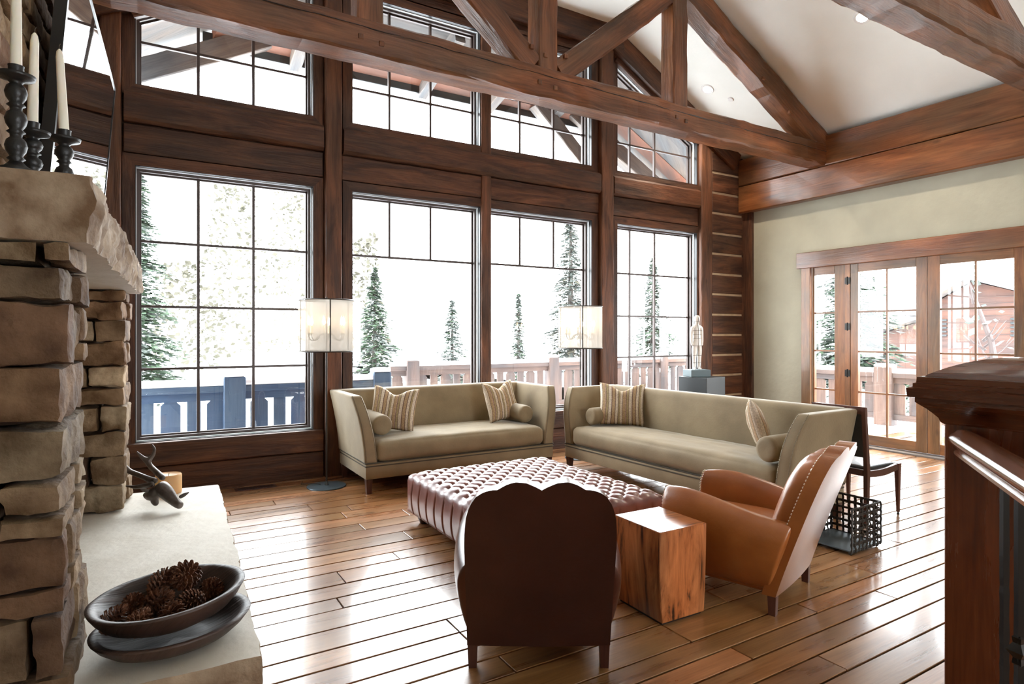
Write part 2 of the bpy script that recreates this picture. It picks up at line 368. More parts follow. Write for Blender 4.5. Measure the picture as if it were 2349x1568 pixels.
# ------------------------------------------------------------ room shell
YW, XR, XL, YN = 6.63, 8.3, -1.0, -4.5
FZ = 5.75
def ceil_z(x): return min(FZ, FZ - .53 * (x - 5.57), FZ - .53 * (1.73 - x))
def floor():
    bm = newbm(); cl = bm.loops.layers.float_color.new('tint'); r = random.Random(11)
    y = YN; base = newbm
    while y < YW + .1:
        wd = r.choice([.13, .15, .165, .18, .2, .21]); x = XL - r.random() * 1.5
        while x < XR + .2:
            L = r.uniform(.9, 2.6); dz = r.uniform(-.0006, .0006); g = .0052
            fs = box(bm, x + g * .6, x + L - g * .6, y + g, y + wd - g, -.03, dz, .0022, 1, 0)
            t = r.uniform(.62, 1.22); c = (t * r.uniform(.95, 1.07), t, t * r.uniform(.88, 1.06), 1)
            tl = (r.uniform(-.0009, .0009), r.uniform(-.0012, .0012))
            for v in set(v for f in fs for v in f.verts):
                if v.co.z > -.02: v.co.z += (v.co.y - y - wd / 2) * tl[1] / wd * 2 + (v.co.x - x - L / 2) * tl[0] / L
            for f in fs:
                for lp in f.loops: lp[cl] = c
            x += L
        y += wd
    o = fin('floor', bm, M['floor_wood']); tag(o, kind='structure')
    s = bxo('subfloor', (XL - .2, XR + .2, YN, YW + .1, -.12, -.012), M['mortar'], o)
floor()

def face_with_holes(name, outer, holes, conv, m, d0, d1):
    bm = newbm()
    for d in (d0, d1):
        es = []
        for poly in [outer] + holes:
            vs = [bm.verts.new(conv(a, d, z)) for a, z in poly]
            es += [bm.edges.new((vs[i], vs[(i + 1) % len(vs)])) for i in range(len(vs))]
        bmesh.ops.triangle_fill(bm, use_beauty=True, edges=es)
    l = bm.loops.layers.uv['grain']
    for f in bm.faces:
        for lp in f.loops:
            c = lp.vert.co; lp[l].uv = (c.x + c.y, c.z)
    return tag(fin(name, bm, m), kind='structure')
cf = lambda a, d, z: (a, d, z)
cr = lambda a, d, z: (d, a, z)
def rect(a0, a1, z0, z1): return [(a0, z0), (a1, z0), (a1, z1), (a0, z1)]
ZL0, ZL1, ZU0, ZU1 = .50, 3.06, 3.80, 5.22
W = {}
W[1] = rect(-.069, 1.533, ZL0, ZL1); W[2] = rect(1.942, 3.524, ZL0, ZL1); W[3] = rect(3.668, 5.247, ZL0, ZL1); W[4] = rect(5.70, 7.30, ZL0, ZL1)
W[5] = [(-.069, ZU0), (1.533, ZU0), (1.533, 5.31), (-.069, 4.45)]
W[6] = rect(1.942, 3.524, ZU0, ZU1); W[7] = rect(3.668, 5.247, ZU0, ZU1)
W[8] = [(5.70, ZU0), (7.30, ZU0), (7.30, 4.45), (5.70, 5.31)]
MX = {1: (.459, .962), 2: (2.414, 2.922), 3: (4.076 + .11, 4.587 + .11), 4: (6.03 + .2, 6.535 + .22)}
MX[3] = (4.17, 4.70); MX[4] = (6.05, 6.54)
face_with_holes('wall_far', [(XL - .1, 0), (XR + .1, 0), (XR + .1, 4.30), (5.57, FZ + .02), (1.73, FZ + .02), (XL - .1, 4.30)], list(W.values()), cf, M['dark_wood'], YW + .02, YW + .2)
def window(n, poly, mx, mz, full, vtop=None):
    r = thing('window_%d' % n, {1: 'lower window beside the stone fireplace, blue deck railing behind it', 2: 'lower window directly behind the two-seat sofa', 3: 'lower window behind the corner between the sofas',
              4: 'many-paned lower window beside the white figure sculpture', 5: 'raked upper window in the bay nearest the fireplace', 6: 'tall upper window left of the middle mullion', 7: 'tall upper window right of the middle mullion', 8: 'raked upper window nearest the log wall'}[n], 'window', (0, 0, 0), kind='structure')
    bm = newbm(); ringmesh(bm, polyoff(poly, -.10), poly, YW - .03, YW + .04, cf); fin('window_frame', bm, M['dark_wood'], r)
    bm = newbm(); ringmesh(bm, poly, polyoff(poly, .006), YW - .022, YW + .03, cf); fin('inner_bead', bm, M['black'], r)
    bm = newbm(); ringmesh(bm, polyoff(poly, -.004), polyoff(poly, .012), YW + .03, YW + .14, cf); fin('jamb_liner', bm, M['alu'], r)
    bm = newbm(); ringmesh(bm, polyoff(poly, .012), polyoff(poly, .036), YW + .07, YW + .10, cf)
    ringmesh(bm, polyoff(poly, .012), polyoff(poly, .05), YW + .12, YW + .15, cf); fin('sash', bm, M['sash'], r)
    ip = polyoff(poly, .045); x0, x1 = min(p[0] for p in ip), max(p[0] for p in ip); z0 = ip[0][1]
    def ztop(x):
        a, b = ip[2], ip[3]; return b[1] + (a[1] - b[1]) * (x - b[0]) / (a[0] - b[0])
    bm = newbm()
    for x in mx: box(bm, x - .013, x + .013, YW + .105, YW + .137, z0 if full else mz[0], ztop(x) + .005)
    for z in mz: box(bm, x0, x1, YW + .106, YW + .136, z - .012, z + .012)
    fin('muntins', bm, M['sash'], r)
    bm = newbm(); ringg = [(p[0], YW + .124, p[1]) for p in polyoff(poly, .04)]; quad(bm, ringg); fin('window_glass', bm, M['glass'], r)
    return r
lowz = (1.172, 1.766, 2.380)
window(1, W[1], MX[1], lowz, True); window(2, W[2], MX[2], (2.382,), False); window(3, W[3], MX[3], (2.39,), False); window(4, W[4], MX[4], lowz, True)
window(5, W[5], MX[1], (4.25,), True); window(6, W[6], MX[2], (4.24,), True); window(7, W[7], MX[3], (4.25,), True); window(8, W[8], MX[4], (4.25,), True)
# timbers of the window wall
for (x0, x1, ztp, lab) in ((-.335, -.175, 4.6, 'dark timber post of the window wall beside the leaning mirror'), (1.64, 1.815, 5.7, 'dark timber post behind the sheer drum lamp by the left sofa'),
                           (5.37, 5.575, 5.7, 'dark timber post behind the lamp between the two sofas'), (7.32, 7.56, 4.5, 'dark timber post between the last window and the log wall')):
    xm = (x0 + x1) / 2
    o = beam('timber_post', (xm, YW - .041, 0), (xm, YW - .041, ztp), .12, x1 - x0, M['post_wood'], None, .01, .003, up=(1, 0, 0)); tag(o, lab, 'post', 'posts of the window wall')
o = beam('timber_post', (3.596, YW - .017, ZL0), (3.596, YW - .017, 5.4), .07, .135, M['post_wood'], None, .008, .002, up=(1, 0, 0)); tag(o, 'slim timber mullion post in the middle of the window wall', 'post', 'posts of the window wall')
for i, (a, b, l1, l2) in enumerate(((-.16, 1.63, 'left', 'lamp'), (1.83, 5.36, 'centre', 'c'), (5.585, 7.31, 'right', 'r'))):
    nm = ('in the bay beside the fireplace', 'in the wide middle bay', 'in the bay beside the log wall')[i]
    o = beam('timber_beam', (a + .005, YW - .045, 3.575), (b - .005, YW - .045, 3.575), .11, .27, M['dark_wood'] if i < 2 else M['post_wood'], None, .03, .004); tag(o, 'thick rounded timber beam between upper and lower windows ' + nm, 'beam', 'beams between the window rows')
    o = bxo('trim_%d' % (i + 1), (a, b, YW - .035, YW + .01, 3.17, 3.43), M['dark_wood'], None, .006, 1, axis=0); tag(o, kind='structure')
    o = bxo('trim_%d' % (i + 4), (a, b, YW - .075, YW + .02, .275, .50), M['dark_wood'], None, .012, 2, axis=0); tag(o, kind='structure')
    o = bxo(('baseboard_far', 'baseboard_far_2', 'baseboard_far_3')[i], (a, b, YW - .06, YW + .02, -.02, .268), M['dark_wood'], None, .008, 1, axis=0); tag(o, kind='structure')
o = beam('timber_beam', (1.62, YW - .08, 5.60), (5.72, YW - .08, 5.60), .14, .33, M['dark_wood'], None, .015); tag(o, 'dark timber beam along the top of the tall middle windows', 'beam')
o = bxo('trim_7', (1.8, 5.4, YW - .03, YW + .01, 5.30, 5.45), M['dark_wood'], None, .006, 1, axis=0); tag(o, kind='structure')
for s in (1, -1):
    fx = lambda x: 3.65 + s * (x - 3.65)
    o = beam('timber_beam', (fx(5.62), YW - .08, 5.555), (fx(8.1), YW - .08, 4.24), .14, .29, M['dark_wood']); tag(o, 'dark timber raked along the ceiling slope above the window ' + ('next to the log wall' if s > 0 else 'over the fireplace'), 'beam', 'raked beams of the gable')
    o = beam('timber_beam', (fx(5.66), YW - .03, 5.36), (fx(7.4), YW - .03, 4.44), .08, .10, M['dark_wood']); o.name = 'trim_%d' % (8 if s > 0 else 9); tag(o, kind='structure')
# log wall section
bm = newbm(); z = -.02; k = 0
zs = [4.34 - .316 * i for i in range(15)]
for i in range(14):
    z1, z0 = zs[i], zs[i + 1]; box(bm, 7.56, XR - .0, YW - .10, YW + .1, max(z0 + .016, -.01), z1 - .016, .012, 2, 0)
box(bm, 7.56, XR, YW - .10, YW + .1, 4.356, 4.6, .01, 1, 0)
lw = fin('wall_corner', bm, M['dark_wood']); tag(lw, kind='structure')
bm = newbm()
for i in range(14): box(bm, 7.56, XR, YW - .085, YW + .06, zs[i] - .018, zs[i] + .018, 0, 1, 0)
fin('chinking', bm, M['chink'], lw)
o = bxo('trim_10', (XR - .045, XR + .02, YW - .28, YW - .05, 0, 3.45), M['dark_wood'], None, .006, 1, axis=2); tag(o, kind='structure')
# right wall
face_with_holes('wall_right', [(YN, 0), (YW + .1, 0), (YW + .1, 4.5), (YN, 4.5)], [rect(2.76, 5.46, 0.012, 2.50)], cr, M['sage'], XR, XR + .2)
for nm, z0, z1, lab in (('timber_beam', 3.44, 3.855, 'lower of the two stacked timber beams along the sage wall'), ('timber_beam', 3.865, 4.28, 'upper of the two stacked timber beams along the sage wall')):
    o = beam(nm, (XR - .05, YW - .11, (z0 + z1) / 2), (XR - .05, YN, (z0 + z1) / 2), .2, z1 - z0, M['beam_wood'], None, .012, .003, .5); tag(o, lab, 'beam')
bxo_ = bxo('trim_11', (XR - .07, XR + .02, 2.5, 5.565, 2.462, 2.69), M['beam_wood'], None, .006, 1, axis=1); tag(bxo_, kind='structure')
o = bxo('trim_12', (XR - .05, XR + .02, 5.36, 5.50, 0, 2.475), M['door_wood'], None, .005, 1, axis=2); tag(o, kind='structure')
o = bxo('trim_13', (XR - .05, XR + .02, 2.70, 2.84, 0, 2.475), M['door_wood'], None, .005, 1, axis=2); tag(o, kind='structure')
o = bxo('trim_14', (XR - .14, XR + .12, 2.7, 5.45, -.01, .022), M['gray_timber'], None, .006, 1, axis=1); tag(o, kind='structure')
o = bxo('baseboard_right', (XR - .03, XR + .01, 5.5, YW, 0, .16), M['dark_wood'], None, .005, 1, axis=1); tag(o, kind='structure')
def door(name, y0, y1, g0, g1, ym, lab, kindname):
    r = thing(name, lab, kindname, (0, 0, 0), kind='structure'); zt, zb, gz0, gz1 = 2.49, .03, .16, 2.355
    bm = newbm()
    box(bm, XR + .0, XR + .055, y0, g0, zb, zt, .004, 1, 2); box(bm, XR + .0, XR + .055, g1, y1, zb, zt, .004, 1, 2)
    box(bm, XR + .001, XR + .054, g0, g1, zb, gz0, .004, 1, 1); box(bm, XR + .001, XR + .054, g0, g1, gz1, zt, .004, 1, 1)
    fin('door_frame', bm, M['door_wood'], r)
    bm = newbm()
    for y in ym: box(bm, XR + .015, XR + .042, y - .011, y + .011, gz0, gz1)
    for z in (.721, 1.27, 1.808): box(bm, XR + .016, XR + .041, g0, g1, z - .011, z + .011)
    fin('muntins', bm, M['door_wood'], r)
    bm = newbm(); quad(bm, [(XR + .03, g0, gz0), (XR + .03, g1, gz0), (XR + .03, g1, gz1), (XR + .03, g0, gz1)]); fin('door_glass', bm, M['glass'], r)
    return r
door('window_9', 4.87, 5.345, 5.025, 5.325, (), 'narrow glazed sidelight left of the double doors', 'window')
d1 = door('door_1', 3.84, 4.80, 3.968, 4.695, (4.325,), 'glazed wooden door leaf hinged beside the narrow sidelight', 'door')
for z in (2.24, 1.61, .97, .33):
    bm = newbm(); lathe(bm, [(.012, -.055), (.012, .055)], 10, (XR - .006, 4.835, z)); box(bm, XR - .012, XR + .01, 4.80, 4.87, z - .045, z + .045); fin('hinge', bm, M['iron'], d1)
door('door_2', 2.86, 3.836, 2.958, 3.698, (3.329,), 'glazed wooden door leaf behind the newel post, red house outside', 'door')
o = bxo('trim_15', (XR - .01, XR + .06, 4.80, 4.87, .02, 2.49), M['door_wood'], None, .003, 1, axis=2); tag(o, kind='structure')
# left and near walls, ceiling
face_with_holes('wall_left', [(YN, 0), (YW + .1, 0), (YW + .1, 4.5), (YN, 4.5)], [], cr, M['sage'], XL - .15, XL)
face_with_holes('wall_near', [(XL, 0), (XR, 0), (XR, 4.34), (5.57, FZ), (1.73, FZ), (XL, 4.34)], [rect(2.6, 5.6, .7, 2.6)], cf, M['sage'], YN - .15, YN)  # opening is out of view, added to let fill light in
bm = newbm(); T = .15
pr = [(XL - .15, ceil_z(XL - .15)), (1.73, FZ), (5.57, FZ), (XR + .2, ceil_z(XR + .2))]
vsA = [[bm.verts.new((x, y, z + t)) for x, z in pr] for y in (YN - .1, YW + .22) for t in (0, T)]
for i in range(3):
    for a, b in ((0, 2), (1, 3), (0, 1), (2, 3)): bm.faces.new((vsA[a][i], vsA[a][i + 1], vsA[b][i + 1], vsA[b][i]))
tag(fin('ceiling', bm, M['plaster']), kind='structure')

# ------------------------------------------------------------ roof trusses
def truss(Y0, label, full=True):
    t = thing('roof_truss', label, 'truss', (XL + .15, Y0, 3.87), group='timber roof trusses'); d = .27; yc = Y0 + d / 2
    mt = M['truss_wood']
    beam('bottom_chord', (-.85, yc, 4.02), (8.22, yc, 4.02), d, .30, mt, t, .02, .008, seed=3)
    if full:
        ck = random.Random(4); bm = newbm(); pts_ = [(-.6 + .12 * i, Y0 - .004, 4.075 - .012 * (i / 74 - .5) * 4 + ck.uniform(-.006, .006)) for i in range(74)]
        tube(bm, [(a - t.location.x, b - t.location.y, c - t.location.z) for a, b, c in pts_], [.0045 * (.4 + ck.random()) for _ in pts_], 5); fin('drying_crack', bm, M['black'], t)
    if full:
        for s in (1, -1):
            fx = lambda x: 3.65 + s * (x - 3.65)
            beam('rafter', (fx(5.35), yc + .002, 5.64), (fx(8.2), yc + .002, 4.165), d - .01, .29, mt, t, .02, .008, seed=7 + s)
        beam('top_chord', (1.85, yc, 5.59), (5.45, yc, 5.59), d - .02, .28, mt, t, seed=12)
        beam('king_post', (3.47, yc - .028, 4.14), (3.47, yc - .028, 5.5), .21, .235, mt, t, .016, .007, up=(1, 0, 0), seed=14)
        for x in (5.322, 1.645): beam('queen_post', (x, yc - .028, 4.14), (x, yc - .028, 5.5), .21, .235, mt, t, .016, .007, up=(1, 0, 0), seed=int(x * 10))
        for s in (1, -1): beam('diagonal_brace', (3.47 + s * .16, yc - .02, 4.165), (3.47 + s * 1.80, yc - .02, 5.50), .205, .25, mt, t, .016, .007, seed=21 + s)
        for x, z in ((3.36, 4.0), (3.55, 3.98), (5.25, 4.0), (5.40, 3.98), (1.56, 4.0), (1.74, 3.98), (3.68, 4.33), (3.43, 4.28), (3.27, 4.33), (7.35, 4.45), (6.8, 4.78)):
            bxo('peg', (x - .022 - t.location.x, x + .022 - t.location.x, -.012, .03, z - .022 - 3.87, z + .022 - 3.87), M['truss_wood'], t, .004, 1)
    else:
        beam('rafter', (3.85, yc + .02, 5.69), (6.9, yc + .02, 4.085), .2, .27, mt, t, .014, .005, seed=31)
    return t
truss(5.054, 'brown hewn timber truss with braces crossing in front of the window wall')
truss(2.30, 'hewn timber truss nearest the camera, cut by the top right of the view', False)
# recessed lights
def downlight(p, lab):
    r = thing('recessed_light', lab, 'ceiling light', p, group='recessed ceiling lights'); r.matrix_basis = Matrix.Translation(p) @ Matrix.Rotation(math.atan(.53), 4, 'Y')
    bm = newbm(); lathe(bm, [(.058, .0), (.060, -.008), (.088, -.010), (.095, 0.0)], 28, close=False); fin('trim_ring', bm, M['white_plastic'], r, smooth=True)
    bm = newbm(); lathe(bm, [(.0005, -.004), (.057, -.004)], 24, close=False); fin('lens', bm, M['down_emit'], r)
    l = bpy.data.lights.new('downlight', 'SPOT'); l.energy = 60; l.spot_size = 1.9; l.spot_blend = .6; l.color = (1, .86, .68); l.shadow_soft_size = .05
    lo = bpy.data.objects.new('downlight', l); C.objects.link(lo); lo.parent = r; lo.matrix_basis = Matrix.Translation((0, 0, -.03)) @ Matrix.Rotation(-math.atan(.53), 4, 'Y')
def on_ceiling(x, y): return (x, y, ceil_z(x) - .001)
downlight(on_ceiling(6.89, 3.85), 'lit recessed light in the sloped ceiling beside the nearest truss')
downlight(on_ceiling(6.94, 6.09), 'lit recessed light in the sloped ceiling near the log wall')
r = tag(fin('sprinkler_cover', (lambda b: (lathe(b, [(.0005, -.012), (.035, -.012), (.045, 0)], 24), b)[1])(newbm()), M['white_plastic']), 'small round white sprinkler cover on the sloped ceiling', 'sprinkler')
r.matrix_basis = Matrix.Translation(on_ceiling(7.22, 5.91)) @ Matrix.Rotation(math.atan(.53), 4, 'Y')
# floor register
rg = thing('floor_register', 'bronze slotted floor vent between hearth and window wall', 'vent', (.94, 6.42, .0))
bxo('vent_frame', (-.19, .19, -.07, .07, .0, .006), M['chair_wood'], rg, .002, 1)
bm = newbm()
for i in range(14): box(bm, -.16 + i * .0245, -.145 + i * .0245, -.05, .05, .005, .009)
fin('slats', bm, M['black'], rg)

# ------------------------------------------------------------ stone fireplace
def rock(bm, x0, x1, y0, y1, z0, z1, seed, amp=.012, cut=7, tint=None, rnd=.25, uvscale=1):
    """one stone: rounded block with a chipped, uneven surface"""
    r = random.Random(seed); c = Vector(((x0 + x1) / 2, (y0 + y1) / 2, (z0 + z1) / 2)); h = Vector(((x1 - x0) / 2, (y1 - y0) / 2, (z1 - z0) / 2))
    hm = min(h); nn = [max(2, min(cut + 5, int(round(cut * a / max(h))) + 2)) for a in h]
    vs = {}
    cl = bm.loops.layers.float_color.get('tint') or bm.loops.layers.float_color.new('tint')
    off = Vector((r.random() * 50, r.random() * 50, r.random() * 50)); cr_ = hm * rnd * 1.6
    sk = [r.uniform(-.25, .25) for _ in range(6)]
    def vert(i, j, k):
        key = (i, j, k)
        if key in vs: return vs[key]
        u = Vector((i / nn[0] * 2 - 1, j / nn[1] * 2 - 1, k / nn[2] * 2 - 1)); p = Vector((u.x * h.x, u.y * h.y, u.z * h.z))
        q = Vector([max(-a + cr_, min(a - cr_, b)) for a, b in zip(h, p)]); dd = p - q
        if dd.length > cr_: p = q + dd.normalized() * cr_
        p.z += u.z * hm * (sk[0] * u.x * .35 + sk[1] * u.y * .35)
        nz = noise.noise_vector((p + off) * 7) * amp * .9 + noise.noise_vector((p + off) * 30) * amp * .3
        st = -abs(noise.noise((p + off) * 11)) * amp * 1.1 + noise.cell((p + off * 1.3) * 9) * amp * .45 + amp * .25
        pn = Vector([a / b for a, b in zip(p, h)]); p = p + nz + pn * (st - amp * .3)
        vs[key] = bm.verts.new(c + p); return vs[key]
    t = tint or (1, 1, 1)
    def face(a):
        try: f = bm.faces.new(a)
        except ValueError: return
        for lp in f.loops: lp[cl] = (*t, 1)
    X, Y, Z = nn
    for i in range(X):
        for j in range(Y):
            for k in (0, Z): face([vert(i, j, k), vert(i + 1, j, k), vert(i + 1, j + 1, k), vert(i, j + 1, k)])
    for i in range(X):
        for k in range(Z):
            for j in (0, Y): face([vert(i, j, k), vert(i + 1, j, k), vert(i + 1, j, k + 1), vert(i, j, k + 1)])
    for j in range(Y):
        for k in range(Z):
            for i in (0, X): face([vert(i, j, k), vert(i, j + 1, k), vert(i, j + 1, k + 1), vert(i, j, k + 1)])
TINT = [(.34, .25, .165), (.42, .32, .215), (.48, .385, .27), (.22, .13, .08), (.55, .46, .34), (.29, .185, .11), (.44, .33, .22), (.36, .25, .155)]
def stone_pillar(name, x0, x1, y0, y1, z0, courses, seed, m, parent, splitx=(.0,), splity=(.0,), jx=.014, bright=1.):
    r = random.Random(seed); bm = newbm(); z = z0
    for ci, hgt in enumerate(courses):
        xs = [x0]; 
        for s in splitx[ci % len(splitx)] if isinstance(splitx[0], tuple) else splitx:
            if s: xs.append(x0 + s * (x1 - x0) + r.uniform(-.03, .03))
        xs.append(x1)
        ys = [y0]
        for s in splity[ci % len(splity)] if isinstance(splity[0], tuple) else splity:
            if s: ys.append(y0 + s * (y1 - y0) + r.uniform(-.03, .03))
        ys.append(y1)
        for i in range(len(xs) - 1):
            for j in range(len(ys) - 1):
                e = [r.uniform(-jx, jx) for _ in range(4)]; t = r.choice(TINT); q_ = r.uniform(.6, 1.15) * bright; t = tuple(min(1, c * q_) for c in t)
                xa, xb = xs[i] + (.004 if i else e[0]), xs[i + 1] - (.004 if i < len(xs) - 2 else e[1]); ya, yb = ys[j] + (.004 if j else e[2]), ys[j + 1] - (.004 if j < len(ys) - 2 else e[3])
                if hgt > .15 and r.random() < .35 and xb - xa < .26:
                    zz = z + hgt * r.uniform(.3, .5)
                    rock(bm, xa, xb, ya, yb, z + .003, zz - .003, r.random() * 999, .009, 10, t, .14); rock(bm, xa + .006, xb - .004, ya, yb, zz + .003, z + hgt - .003, r.random() * 999, .009, 10, tuple(c * .9 for c in t), .14)
                else: rock(bm, xa, xb, ya, yb, z + .003, z + hgt - .003, r.random() * 999, .011, 13, t, .11)
        z += hgt
    return fin(name, bm, m, parent, smooth=True)
FP = thing('stone_fireplace', 'rustic stacked stone fireplace with thick stone mantel and raised hearth', 'fireplace', (-.205, 2.30, 0), -math.radians(2.6))
# fireplace local frame: x out into the room, y along the face away from the camera
stone_pillar('pillar', -.62, -.0, .0, .50, .30, [.16, .194, .233, .168, .169, .181, .195, .116, .067], 3, M['stone'], FP, ((.60,), (.9,), (.58,), (.74,), (.55,), (.0,), (.64,)), ((0,), (.45,), (.3, .7), (.6,)), .012, .62)
stone_pillar('pillar', -.62, .0, 2.30, 2.75, .385, [.167, .18, .153, .167, .114, .136, .15, .14, .12, .070], 8, M['stone'], FP, ((.62,), (.68,), (.56,), (.74,)), ((.5,), (0,), (.4,)), .012, .85)
bm = newbm(); box(bm, -.62, -.50, .1, 2.7, .30, 1.78, 0, 1); fin('firebox_back', bm, M['mortar'], FP)
bm = newbm(); box(bm, -.56, -.26, .04, 2.7, 1.95, 4.3, 0, 1); fin('chimney_core', bm, M['mortar'], FP)
bm = newbm(); r = random.Random(9); z = 1.99
while z < 4.2:
    hgt = r.choice([.12, .16, .2, .14]); ys = [0]; 
    while ys[-1] < 2.3: ys.append(ys[-1] + r.uniform(.25, .5))
    ys[-1] = 2.75
    for a, b in zip(ys, ys[1:]): rock(bm, -.40 if a else -.6, -.225 + r.uniform(-.012, .012), a + .004, b - .004, z + .003, z + hgt - .003, r.random() * 999, .009, 8, tuple(c * .9 for c in r.choice(TINT)), .26)
    rock(bm, -.62, -.34, .0, .3, z + .003, z + hgt - .003, r.random() * 999, .009, 8, r.choice(TINT), .26)
    z += hgt
fin('chimney_breast', bm, M['stone'], FP, smooth=True)
def slab(name, x0, x1, y0, y1, z0, z1, m, amp, seed, parent, rough_x1=True, rough_y0=True, und=.0):
    bm = newbm(); nx, ny, nz = 14, int((y1 - y0) / .028), 8; vs = {}
    def V(i, j, k):
        if (i, j, k) in vs: return vs[(i, j, k)]
        p = Vector((x0 + (x1 - x0) * i / nx, y0 + (y1 - y0) * j / ny, z0 + (z1 - z0) * k / nz)); e = p * 7 + Vector((seed, 0, 0)); mid = 1 - abs(2 * k / nz - 1) ** 3
        if rough_x1 and i == nx: p.x += noise.noise(e) * amp * 1.2 + noise.noise(e * 3.1) * amp * .8 + noise.cell(p * 24) * amp * .7 * mid - (1 - mid) * amp * .5
        if rough_y0 and j == 0: p.y -= noise.noise(e + Vector((3, 3, 3))) * amp * 1.2 + noise.noise(e * 3.7) * amp * .8 + noise.cell(p * 22) * amp * .6 * mid - (1 - mid) * amp * .8
        if j == ny: p.y += noise.noise(e * 1.3) * amp
        vs[(i, j, k)] = bm.verts.new(p); return vs[(i, j, k)]
    for i in range(nx):
        for j in range(ny):
            for k in (0, nz): bm.faces.new([V(i, j, k), V(i + 1, j, k), V(i + 1, j + 1, k), V(i, j + 1, k)])
    for i in range(nx):
        for k in range(nz):
            for j in (0, ny): bm.faces.new([V(i, j, k), V(i + 1, j, k), V(i + 1, j, k + 1), V(i, j, k + 1)])
    for j in range(ny):
        for k in range(nz):
            for i in (0, nx): bm.faces.new([V(i, j, k), V(i, j + 1, k), V(i, j + 1, k + 1), V(i, j, k + 1)])
    for f in bm.faces:
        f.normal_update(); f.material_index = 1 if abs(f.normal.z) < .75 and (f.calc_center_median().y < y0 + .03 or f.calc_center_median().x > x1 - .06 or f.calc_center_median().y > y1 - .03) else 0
    return fin(name, bm, [m, M['slab_edge']], parent, smooth=True)
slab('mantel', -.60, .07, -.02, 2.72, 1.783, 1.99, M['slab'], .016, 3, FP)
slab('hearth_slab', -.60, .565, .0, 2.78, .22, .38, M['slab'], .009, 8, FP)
stone_pillar('hearth_base', -.60, .50, .06, 2.70, .0, [.11, .105], 21, M['stone'], FP, ((.5,), (.7,)), ((.2, .4, .6, .8), (.3, .5, .7)))
# leaning mirror
MR = Matrix.Translation((-.336, 2.98, 1.995)) @ Matrix.Rotation(-math.radians(2.6), 4, 'Z') @ Matrix.Rotation(math.radians(4.6), 4, 'Y')
mr = thing('wall_mirror', 'large black framed mirror tilted on the stone mantel', 'mirror', (0, 0, 0)); mr.matrix_basis = MR
bm = newbm(); L_, H_ = 1.76, 1.10
ringmesh(bm, [(0, 0), (L_, 0), (L_, H_), (0, H_)], [(.03, .014), (L_ - .012, .014), (L_ - .012, H_ - .014), (.03, H_ - .014)], -.03, .012, lambda a, d, z: (d, a, z))
fin('mirror_frame', bm, M['black'], mr)
bm = newbm(); box(bm, -.02, .008, .015, L_ - .006, .008, H_ - .008); fin('mirror_glass', bm, M['mirror'], mr)

# ------------------------------------------------------------ candles on the mantel
def candlestick(x, y, zp, hc, lean, lab, labc):
    zb = 1.99; r = thing('candlestick', lab, 'candlestick', (x, y, zb), group='turned candlesticks on the mantel'); h = zp - zb
    pr = [(.0005, 0), (.05, 0), (.052, .012), (.03, .022), (.018, .035)]
    n = max(1, int(round(h / .1))); hh = (h - .05) / n
    for i in range(n):
        b = .035 + hh * i
        pr += [(.016, b + .004), (.024, b + hh * .12), (.016, b + hh * .22), (.025, b + hh * .4), (.029, b + hh * .6), (.024, b + hh * .82), (.015, b + hh * .93)]
    pr += [(.022, h - .012), (.047, h - .004), (.05, h + .006), (.044, h + .007), (.02, h + .002), (.0005, h + .002)]
    bm = newbm(); lathe(bm, pr, 24, close=False); fin('stem', bm, M['candlestick'], r, smooth='full')
    bm = newbm(); lathe(bm, [(.019, h), (.02, h + .03), (.021, h + .034), (.017, h + .034), (.016, h + .02), (.0005, h + .02)], 20, close=False); fin('candle_cup', bm, M['candlestick'], r, smooth=True)
    c = thing('taper_candle', labc, 'candle', (x, y, zb + h + .02), group='ivory taper candles'); dr = Vector((lean[0], lean[1], 1)).normalized()
    bm = newbm(); tube(bm, [dr * (hc * t) for t in (0, .3, .6, .9, .97, 1)], [.0155, .0145, .0132, .012, .009, .003], 14); fin('wax', bm, M['wax'], c, smooth=True)
    bm = newbm(); tube(bm, [dr * hc * .99, dr * (hc + .012), dr * (hc + .02) + Vector((.004, 0, 0))], .0012, 5); fin('wick', bm, M['wick'], c)
candlestick(-.334, 2.38, 2.285, .36, (0, 0), 'tallest black turned candlestick on the mantel, nearest the camera', 'taper candle standing in the tallest black candlestick')
candlestick(-.313, 2.53, 2.16, .31, (.02, 0), 'black turned candlestick standing between the other two on the mantel', 'taper candle with a bent wick standing between the other two')
candlestick(-.240, 2.66, 2.185, .30, (-.05, .03), 'black turned candlestick farthest from the camera, in front of the mirror', 'leaning taper candle in the candlestick nearest the lit mantel edge')

# ------------------------------------------------------------ things on the hearth
ZH = .382
def bowl(name, c, a, b, rot, h, tilt, lab, m):
    r = thing(name, lab, 'bowl', c); r.matrix_basis = Matrix.Translation(c) @ Matrix.Rotation(rot, 4, 'Z') @ Matrix.Rotation(tilt, 4, 'Y')
    pr = [(.0005, 0), (.42, 0.0), (.62, .12), (.80, .34), (.92, .66), (.985, .93), (1.0, 1.0), (.96, 1.03), (.89, .99), (.84, .84), (.74, .50), (.58, .28), (.40, .17), (.0005, .14)]
    bm = newbm(); rg = lathe(bm, pr, 64, close=False); l = bm.loops.layers.uv['grain']
    for v in bm.verts:
        n = noise.noise(v.co * 3 + Vector((c[0] * 9, 0, 0))) * .012
        v.co = Vector((v.co.x * (1 + n) * a, v.co.y * (1 + n) * b, v.co.z * h + n * .12))
    for f in bm.faces:
        for lp in f.loops: lp[l].uv = (lp.vert.co.x, lp.vert.co.y + lp.vert.co.z)
    fin('bowl_body', bm, m, r, smooth='full'); return r
bowl('wooden_bowl', (.095, 2.55, ZH), .265, .225, .35, .08, 0, 'oval dark wooden bowl at the bottom of the pair on the hearth', M['bowl_wood'])
